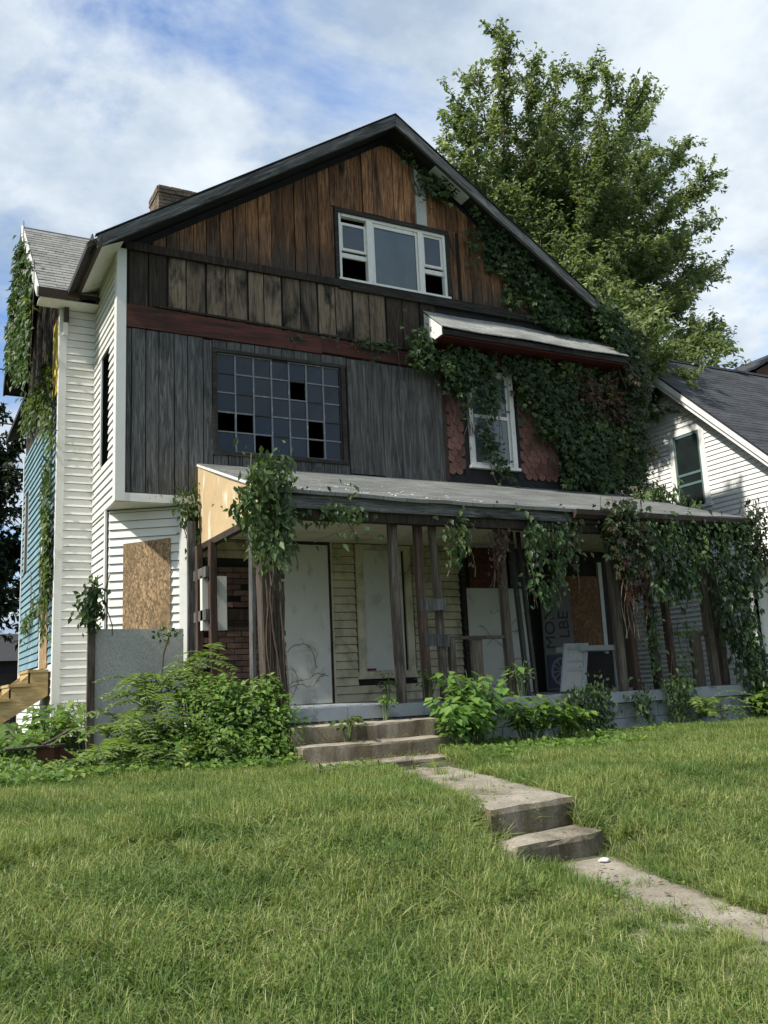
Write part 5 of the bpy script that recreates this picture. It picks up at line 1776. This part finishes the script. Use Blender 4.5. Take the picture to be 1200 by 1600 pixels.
def pinnate(name, label, fronds, leafmat, seed, cat='seedling', leaflet=.11, pairs=11):
    """fronds: (base xyz, tip xyz)"""
    ng = np.random.default_rng(seed)
    b0 = np.mean([f[0] for f in fronds], 0)
    t = tag(empty(name, (b0[0], b0[1], -.58)), label, cat)
    L = Leaves()
    mb = MB()
    for b_, e in fronds:
        b_, e = Vector(b_), Vector(e)
        ln = (e - b_).length
        pts_ = [b_.lerp(e, i / 8) + Vector((0, 0, .22 * ln * math.sin(math.pi * (i / 8) ** .8))) for i in range(9)]
        mb.tube(pts_, [.007 - .0006 * i for i in range(9)], 4)
        for k in range(pairs * 2):
            tt = .12 + .88 * (k // 2) / pairs
            f = min(tt * 8, 7.999)
            i = int(f)
            p_ = pts_[i].lerp(pts_[i + 1], f - i)
            d_ = (pts_[i + 1] - pts_[i]).normalized()
            s_ = d_.cross(Vector((0, 0, 1))).normalized() * (1 if k % 2 else -1)
            T = np.array(s_ * .9 + d_ * .35 + Vector((0, 0, -.35))) + ng.normal(0, .08, 3)
            up_ = np.array(s_.cross(d_) * (1 if k % 2 else -1)) + ng.normal(0, .12, 3)
            if up_[2] < 0:
                up_ = -up_
            L.add(np.array(p_)[None], up_[None], T[None], np.array([leaflet * (1.05 - .45 * abs(tt - .45)) * ng.uniform(.85, 1.15)]), np.array([np.clip(ng.normal(.5, .2), 0, 1)]))
    L.build('leaflets', leafmat, t, .30, .06)
    tag(mb.build('stalks', 'stem_green', t), kind='stuff')
    return t


rg = random.Random(5)


def frond_fan(cx, cy, z, n, ln, spread=(-1, 1), front=.6):
    fr = []
    for k in range(n):
        a = rg.uniform(0, 2 * math.pi)
        l_ = ln * rg.uniform(.7, 1.15)
        b_ = (cx + rg.uniform(-.12, .12), cy + rg.uniform(-.12, .12), z + rg.uniform(-.1, .1))
        dx, dy = math.cos(a), math.sin(a) - .35
        fr.append((b_, (b_[0] + dx * l_, b_[1] + dy * l_, b_[2] + rg.uniform(-.12, .25) * l_)))
    return fr


F1 = frond_fan(-.30, -2.9, -.25, 18, .62) + frond_fan(-.12, -2.6, .05, 16, .62) + frond_fan(.05, -2.3, .28, 12, .55) + frond_fan(-.55, -3.0, -.38, 12, .5) + frond_fan(.1, -3.2, -.4, 12, .5) + frond_fan(-.75, -3.2, -.45, 14, .48) + frond_fan(-.4, -3.35, -.45, 14, .46) + frond_fan(-.5, -2.5, -.15, 12, .6) + frond_fan(-.1, -2.2, .2, 10, .55)
pinnate('tree_of_heaven', 'feathery pinnate seedlings sprawling before the cement sheet', F1, 'leaf_fern', 71)
F2 = frond_fan(.42, -2.1, .42, 10, .5) + frond_fan(.62, -1.9, .50, 6, .45)
pinnate('tree_of_heaven', 'tall feathery seedling rising against the white corner board', F2, 'leaf_fern', 72)
tl = tag(empty('bare_sapling', (.35, -1.2, -.58)), 'bent leafy twig standing against the cement sheet', 'sapling')
MB().tube([(.33, -1.1, -.5), (.34, -1.1, .4), (.40, -1.0, .75), (.50, -.95, 1.0)], [.02, .018, .015, .01], 5).build('stem', 'bark', tl)
lv = Leaves()
ngx = np.random.default_rng(3)
lv.add(np.array([.47, -.95, .98]) + ngx.normal(0, .06, (26, 3)), ngx.normal(0, .5, (26, 3)) + np.array([0, -.6, .6]), ngx.normal(0, .6, (26, 3)), ngx.uniform(.06, .11, 26), ngx.random(26))
lv.build('leaves', 'leaf_wing', tl, .6)
F3 = frond_fan(7.55, -3.15, -.35, 12, .48) + frond_fan(7.3, -3.2, -.3, 6, .42)
pinnate('tree_of_heaven', 'feathery seedlings growing against the painted block foundation', F3, 'leaf_fern', 73)


def broad(name, label, stalks, leafmat, seed, leaf=.15, cat='weed'):
    """upright stems with large drooping leaves set alternately"""
    ng = np.random.default_rng(seed)
    b0 = np.mean([s[0] for s in stalks], 0)
    t = tag(empty(name, (b0[0], b0[1], -.58)), label, cat)
    L = Leaves()
    mb = MB()
    for b_, e, n_ in stalks:
        b_, e = Vector(b_), Vector(e)
        pts_ = [b_.lerp(e, i / 6) + Vector((0, 0, .12 * math.sin(math.pi * i / 6))) for i in range(7)]
        mb.tube(pts_, [.009 - .001 * i for i in range(7)], 4)
        for k in range(n_):
            tt = .25 + .75 * (k + .5) / n_
            f = min(tt * 6, 5.999)
            i = int(f)
            p_ = pts_[i].lerp(pts_[i + 1], f - i)
            a = ng.uniform(0, 6.28)
            o_ = np.array([math.cos(a), math.sin(a) - .25, .1])
            P = np.array(p_) + o_ * .05
            L.add(P[None], (np.array([0, -.15, 1.0]) + o_ * .35 + ng.normal(0, .15, 3))[None], (o_ + np.array([0, 0, -.45]))[None],
                  np.array([leaf * ng.uniform(.65, 1.2)]), np.array([np.clip(.35 + .5 * tt * ng.random() + .1 * ng.normal(), 0, 1)]))
    L.build('leaves', leafmat, t, .66, .09)
    tag(mb.build('stalks', 'stem_green', t), kind='stuff')
    return t


def stalks(cx, cy, n, rad, h, leafn, z=-.56):
    out_ = []
    for k in range(n):
        a = rg.uniform(0, 6.28)
        r_ = rad * rg.random() ** .6
        hh = h * rg.uniform(.6, 1.1)
        b_ = (cx + .25 * r_ * math.cos(a), cy + .25 * r_ * math.sin(a), z)
        out_.append((b_, (cx + r_ * math.cos(a), cy + r_ * math.sin(a) * .7 - .05, z + hh), leafn))
    return out_


broad('pokeweed', 'large bright leaved weed beside the right end of the porch steps', stalks(3.40, -3.45, 34, .55, .86, 11) + stalks(3.1, -3.6, 18, .5, .6, 10), 'leaf_lime', 81)
broad('pokeweed', 'darker weed clump in front of the slab between steps and shutter', stalks(4.2, -3.4, 24, .55, .55, 11) + stalks(4.75, -3.35, 14, .4, .45, 9), 'leaf_bush', 82, .13)
broad('pokeweed', 'leafy weeds at the foot of the white wing corner', stalks(-.62, .6, 24, .5, .75, 10) + stalks(-.95, .2, 16, .45, .55, 9) + stalks(-.35, -.1, 12, .3, .8, 9), 'leaf_bush', 83, .15)
broad('pokeweed', 'low shaded weeds under the pine stairs', stalks(-1.6, 1.1, 26, .7, .5, 10) + stalks(-2.1, .2, 20, .7, .42, 10) + stalks(-1.3, -.4, 16, .5, .36, 9), 'leaf_bush', 84, .13)
broad('pokeweed', 'leafy weed growing over the low end of the pine stairs', stalks(-1.75, 2.2, 12, .4, 1.25, 9), 'leaf_bush', 85, .15)
broad('pokeweed', 'weeds crowding the far right porch corner', stalks(8.6, -3.2, 18, .5, .5, 10) + stalks(8.9, -2.8, 12, .4, .8, 9), 'leaf_bush', 86, .14)
broad('porch_seedling', 'small leafy seedling rooted on the slab edge above the steps', stalks(2.62, -2.8, 6, .16, .34, 7, 0), 'leaf_vine', 87, .075)
broad('porch_seedling', 'tiny leafy sprout on the top step against the slab', stalks(2.42, -3.05, 5, .12, .26, 7, -.17), 'leaf_bush', 88, .075)
broad('porch_seedling', 'yellowing sprout growing from the second porch step', stalks(1.75, -3.45, 5, .14, .22, 7, -.355), 'leaf_wing', 89, .10)
broad('porch_seedling', 'leggy sprout at the foot of the third porch post', stalks(3.1, -2.86, 6, .2, .36, 7, 0), 'leaf_porch', 90, .08)
broad('porch_seedling', 'leafy sprout at the foot of the post beside the broken railing', stalks(4.5, -2.86, 9, .25, .45, 8, 0), 'leaf_porch', 91, .085)

# ground cover of low weeds along the house front (nobody could count these)
ng = np.random.default_rng(5)
gcl = Leaves()
for (xa, xb, ya, yb_, n_, h_) in ((-4.5, 1.1, -3.9, -3.3, 3600, .12), (-4.5, -.4, -3.4, .8, 5200, .16), (.9, 1.65, -4.9, -4.2, 600, .07), (2.6, 3.2, -4.9, -4.0, 500, .08), (2.7, 5.2, -4.5, -3.3, 3000, .10), (5.0, 9.3, -3.4, -3.0, 1600, .10), (8.6, 11.5, -3.4, 2.0, 2200, .2)):
    P = np.stack([ng.uniform(xa, xb, n_), ng.uniform(ya, yb_, n_), np.zeros(n_)], 1)
    P[:, 2] = gz(P[:, 0], P[:, 1]) + ng.random(n_) * h_ + .01
    gcl.add(P, np.array([0, -.3, .9]) + ng.normal(0, .35, (n_, 3)), ng.normal(0, 1, (n_, 3)), ng.uniform(.04, .10, n_), ng.random(n_))
tag(gcl.build('ground_weeds', 'leaf_bush', None, .55), 'low leafy weeds along the foot of the house', None, None, 'stuff')


# dry leaves and flakes blown onto the steps, slab and porch roof (too many to count)
M['dry_leaf'] = leaf_mat('dry_leaf', [(0, (0.07, 0.045, 0.025)), (0.5, (0.16, 0.11, 0.06)), (1, (0.30, 0.24, 0.14))], .15, .8)
ng = np.random.default_rng(8)
lit = Leaves()
for (xa, xb, ya, yb_, zc, n_) in ((1.2, 3.0, -3.06, -2.97, -.165, 70), (1.2, 2.9, -3.45, -3.31, -.35, 90), (1.1, 2.7, -4.1, -3.72, -.52, 240), (1.7, 2.5, -4.9, -4.3, -.595, 160), (1.3, 8.5, -2.9, -2.2, .006, 420),
                                 (1.0, 1.7, -7.1, -6.4, -.595, 26), (1.1, 1.6, -7.6, -7.4, -.785, 16), (1.15, 1.45, -9.5, -7.7, -1.0, 40)):
    P = np.stack([ng.uniform(xa, xb, n_), ng.uniform(ya, yb_, n_), np.full(n_, zc)], 1)
    if zc < -.9:
        P[:, 2] = np.interp(P[:, 1], [-10.6, -9.0, -7.5], [-1.22, -1.09, -.97]) + .035
    P[:, 2] += ng.uniform(.004, .012, n_)
    lit.add(P, np.array([0, 0, 1.0]) + ng.normal(0, .18, (n_, 3)), ng.normal(0, 1, (n_, 3)), ng.uniform(.015, .05, n_), ng.random(n_))
tag(lit.build('leaf_litter', 'dry_leaf', None, .5, .05), 'dry leaf litter scattered on the steps and porch floor', None, None, 'stuff')
fl = Leaves()
n_ = 90
fu = ng.random(n_) ** 2 * .55
fx = ng.uniform(1.6, 4.2, n_)
P = np.stack([fx, -PD - .02 + PD * fu, 2.49 + fu * 1.0 + .006 - .03 * np.sin(np.pi * fu) - .035 * np.sin(np.pi * (fx - 1.13) / 7.8) * (1 - fu) + .01], 1)
fl.add(P, np.array([0, -.33, .94]) + ng.normal(0, .1, (n_, 3)), ng.normal(0, 1, (n_, 3)) * np.array([1.5, 1, .3]), ng.uniform(.02, .07, n_), ng.random(n_))
fo = fl.build('paint_flakes', 'litter', None, .35, .03)
tag(fo, 'white paint flakes lying on the porch roof edge', None, None, 'stuff')


# ------------------------------------------------------------------ grass
def grass_blades(seed, nb_, place):
    ng = np.random.default_rng(seed)
    p0 = place(ng, nb_)
    b_ = ng.uniform(0, 6.28, nb_)
    lean = np.stack([np.cos(b_), np.sin(b_), np.zeros(nb_)], 1)
    h = ng.uniform(.045, .155, nb_)
    kk = ng.random(nb_) ** .9 * 1.15
    wd = ng.uniform(.0014, .0036, nb_)
    sa = np.where(ng.random(nb_) < .5, b_ + 1.57, b_ + 1)
    side = np.stack([np.cos(sa), np.sin(sa), np.zeros(nb_)], 1)
    rr = np.where(ng.random(nb_) > .10, ng.beta(1.1, 1.3, nb_) * .92, ng.uniform(.9, 1, nb_))
    rows, R = [], []
    for t_, wf in ((0, 1), (.45, .85), (.8, .5)):
        c = p0 + lean * (h * kk * t_ ** 2 * 1.25)[:, None]
        c[:, 2] += h * (t_ - .38 * kk * t_ ** 2)
        rows += [c - side * (wd * wf)[:, None], c + side * (wd * wf)[:, None]]
        R += [rr * (.85 + .15 * t_)] * 2
    c = p0 + lean * (h * kk * 1.25)[:, None]
    c[:, 2] += h * (1 - .38 * kk)
    rows.append(c)
    R.append(rr)
    V = np.stack(rows, 1).reshape(-1, 3)
    k = np.arange(nb_)[:, None] * 7
    F = np.concatenate([k + np.array([f]) for f in ((0, 1, 3), (0, 3, 2), (2, 3, 5), (2, 5, 4), (4, 5, 6))], 0)
    return V, F, np.stack(R, 1).ravel()


def grass_clump(i):
    def place(ng, n):
        a, r_ = ng.uniform(0, 6.28, n), .06 * np.sqrt(ng.random(n))
        return np.stack([r_ * np.cos(a), r_ * np.sin(a), np.full(n, -.01)], 1)
    V, F, R = grass_blades(100 + i, 40, place)
    me = np_mesh('grass_clump', V, F, R)
    me.materials.append(M['grass'])
    return bpy.data.objects.new('a_grass_clump', me)


PS = .32


def grass_patch(i):
    def place(ng, n):
        # tufts: most blades gather in small tussocks
        nt_ = 46
        tc_ = ng.uniform(-PS / 2, PS / 2, (nt_, 2))
        w_ = ng.integers(0, nt_, n)
        q = tc_[w_] + ng.normal(0, .018, (n, 2))
        u = ng.random(n) < .35
        q[u] = ng.uniform(-PS / 2, PS / 2, (u.sum(), 2))
        return np.concatenate([q, np.full((n, 1), -.012)], 1)
    V, F, R = grass_blades(500 + i, 1150, place)
    me = np_mesh('grass_patch', V, F, R)
    me.materials.append(M['grass'])
    return bpy.data.objects.new('b_grass_patch', me)


def weed_clump(i):
    ng = np.random.default_rng(300 + i)
    n_ = 14
    P = np.stack([ng.normal(0, .05, n_), ng.normal(0, .05, n_), ng.uniform(.04, .115, n_)], 1)
    V, F = leaf_arrays(P, np.array([0, 0, 1.0]) + ng.normal(0, .35, (n_, 3)), ng.normal(0, 1, (n_, 3)), ng.uniform(.012, .032, n_), .6, .1)
    me = np_mesh('weed_clump', V, F, np.repeat(ng.random(n_) * .6, 4))
    me.materials.append(M['leaf_fern'])
    return bpy.data.objects.new('weed_clump', me)


gcol = bpy.data.collections.new('grass_clumps')
NG, NP = 6, 12
for i in range(NG):
    gcol.objects.link(grass_clump(i))
for i in range(NP):
    gcol.objects.link(grass_patch(i))
for i in range(2):
    o = weed_clump(i)
    o.name = 'c_weed_clump'
    gcol.objects.link(o)
ng = np.random.default_rng(12)
walk_poly = [(.98, -7.30), (1.72, -7.16), (2.56, -4.2), (1.70, -4.2)]
step_poly = [(1.16, -7.66), (1.66, -7.54), (1.74, -7.16), (1.0, -7.3)]
path_poly = [(1.10, -10.6), (1.42, -10.5), (1.63, -7.5), (1.14, -7.7)]
psteps = [(1.05, -4.2), (2.6, -4.2), (3.05, -2.9), (1.1, -2.9)]
slab_poly = [(1.0, -3.0), (8.7, -3.0), (8.7, 1), (1.0, 1)]
POLYS = (walk_poly, step_poly, path_poly, psteps, slab_poly)


def blocked(q):
    b = np.zeros(len(q), bool)
    for pl in POLYS:
        b |= in_poly(q[:, 0], q[:, 1], pl)
    b |= ((q[:, 0] - .5) / .9) ** 2 + ((q[:, 1] + 2.8) / .6) ** 2 < 1
    return b


# large patches on a jittered grid wherever they stay clear of the paving
gx_, gy_ = np.meshgrid(np.arange(-6.5, 13.5, PS * .92), np.arange(-10.8, -3.1, PS * .92))
G = np.stack([gx_.ravel(), gy_.ravel()], 1)
near = np.zeros(len(G), bool)
for a_ in np.linspace(0, 2 * np.pi, 12, endpoint=False):
    for r_ in (.13, .26):
        near |= blocked(G + np.array([math.cos(a_), math.sin(a_)]) * r_)
near |= blocked(G)
big = G[~near] + ng.normal(0, .03, (np.sum(~near), 2))
# small clumps fill the cells beside the paving
sm = np.repeat(G[near], 34, 0) + ng.uniform(-PS / 2, PS / 2, (np.sum(near) * 34, 2))
sm = sm[~(blocked(sm + ng.normal(0, .02, sm.shape)) & (ng.random(len(sm)) > .022))]
# looser tufts in the side yard and scattered broad-leaved weeds
far = np.stack([ng.uniform(-9, -1, 700), ng.uniform(-3.2, 3, 700)], 1)
wd_ = np.stack([ng.uniform(-5, 9, 15000), ng.uniform(-10.6, -3.3, 15000)], 1)
weedy = (np.sin(wd_[:, 0] * 2.7 + 2) * np.sin(wd_[:, 1] * 3.1 + wd_[:, 0]) > .80) | (wd_[:, 1] > -4.3) | (ng.random(len(wd_)) < .55)
wd_ = wd_[weedy & ~blocked(wd_)]
Q = np.concatenate([big, sm, far, wd_])
idx = np.concatenate([NG + ng.integers(0, NP, len(big)), ng.integers(0, NG, len(sm) + len(far)), NG + NP + ng.integers(0, 2, len(wd_))])
Z = gz(Q[:, 0], Q[:, 1])
n_ = len(Q)
gme = bpy.data.meshes.new('lawn_grass')
gme.vertices.add(n_)
gme.vertices.foreach_set('co', np.stack([Q[:, 0], Q[:, 1], Z], 1).astype(np.float32).ravel())
slope = (gz(Q[:, 0], Q[:, 1] + .1) - gz(Q[:, 0], Q[:, 1] - .1)) / .2
yawr = ng.uniform(0, 6.28, n_)
at = gme.attributes.new('rot', 'FLOAT_VECTOR', 'POINT')
at.data.foreach_set('vector', np.stack([np.arctan(slope) * np.cos(yawr), -np.arctan(slope) * np.sin(yawr), yawr], 1).astype(np.float32).ravel())
tall = .5 + .5 * np.sin(Q[:, 0] * 1.9 + 1.3 * np.sin(Q[:, 1] * 1.4)) * np.sin(Q[:, 1] * 2.3 + Q[:, 0] * .7)
sz = (.72 + .45 * tall) * ng.uniform(.85, 1.15, n_)
isbig = (idx >= NG) & (idx < NG + NP)
sxy = np.where(isbig, 1.0, sz)
at = gme.attributes.new('scl', 'FLOAT_VECTOR', 'POINT')
at.data.foreach_set('vector', np.stack([sxy, sxy, sz], 1).astype(np.float32).ravel())
at = gme.attributes.new('idx', 'INT', 'POINT')
at.data.foreach_set('value', idx.astype(np.int32))
go = tag(link('lawn_grass', gme), 'long unmown grass covering the front yard', None, None, 'stuff')
ng_ = bpy.data.node_groups.new('grass_scatter', 'GeometryNodeTree')
ng_.interface.new_socket('Geometry', in_out='INPUT', socket_type='NodeSocketGeometry')
ng_.interface.new_socket('Geometry', in_out='OUTPUT', socket_type='NodeSocketGeometry')
gi, gout = NN(ng_, 'NodeGroupInput'), NN(ng_, 'NodeGroupOutput')
ci = NN(ng_, 'GeometryNodeCollectionInfo')
ci.inputs['Collection'].default_value = gcol
ci.inputs['Separate Children'].default_value = True
ci.inputs['Reset Children'].default_value = True
iop = NN(ng_, 'GeometryNodeInstanceOnPoints')
iop.inputs['Pick Instance'].default_value = True


def named(nm, dt):
    a = NN(ng_, 'GeometryNodeInputNamedAttribute', data_type=dt)
    a.inputs['Name'].default_value = nm
    return a.outputs[0]


ng_.links.new(gi.outputs[0], iop.inputs['Points'])
ng_.links.new(ci.outputs[0], iop.inputs['Instance'])
ng_.links.new(named('idx', 'INT'), iop.inputs['Instance Index'])
e2r = NN(ng_, 'FunctionNodeEulerToRotation')
ng_.links.new(named('rot', 'FLOAT_VECTOR'), e2r.inputs[0])
ng_.links.new(e2r.outputs[0], iop.inputs['Rotation'])
ng_.links.new(named('scl', 'FLOAT_VECTOR'), iop.inputs['Scale'])
ng_.links.new(iop.outputs[0], gout.inputs[0])
md = go.modifiers.new('scatter', 'NODES')
md.node_group = ng_
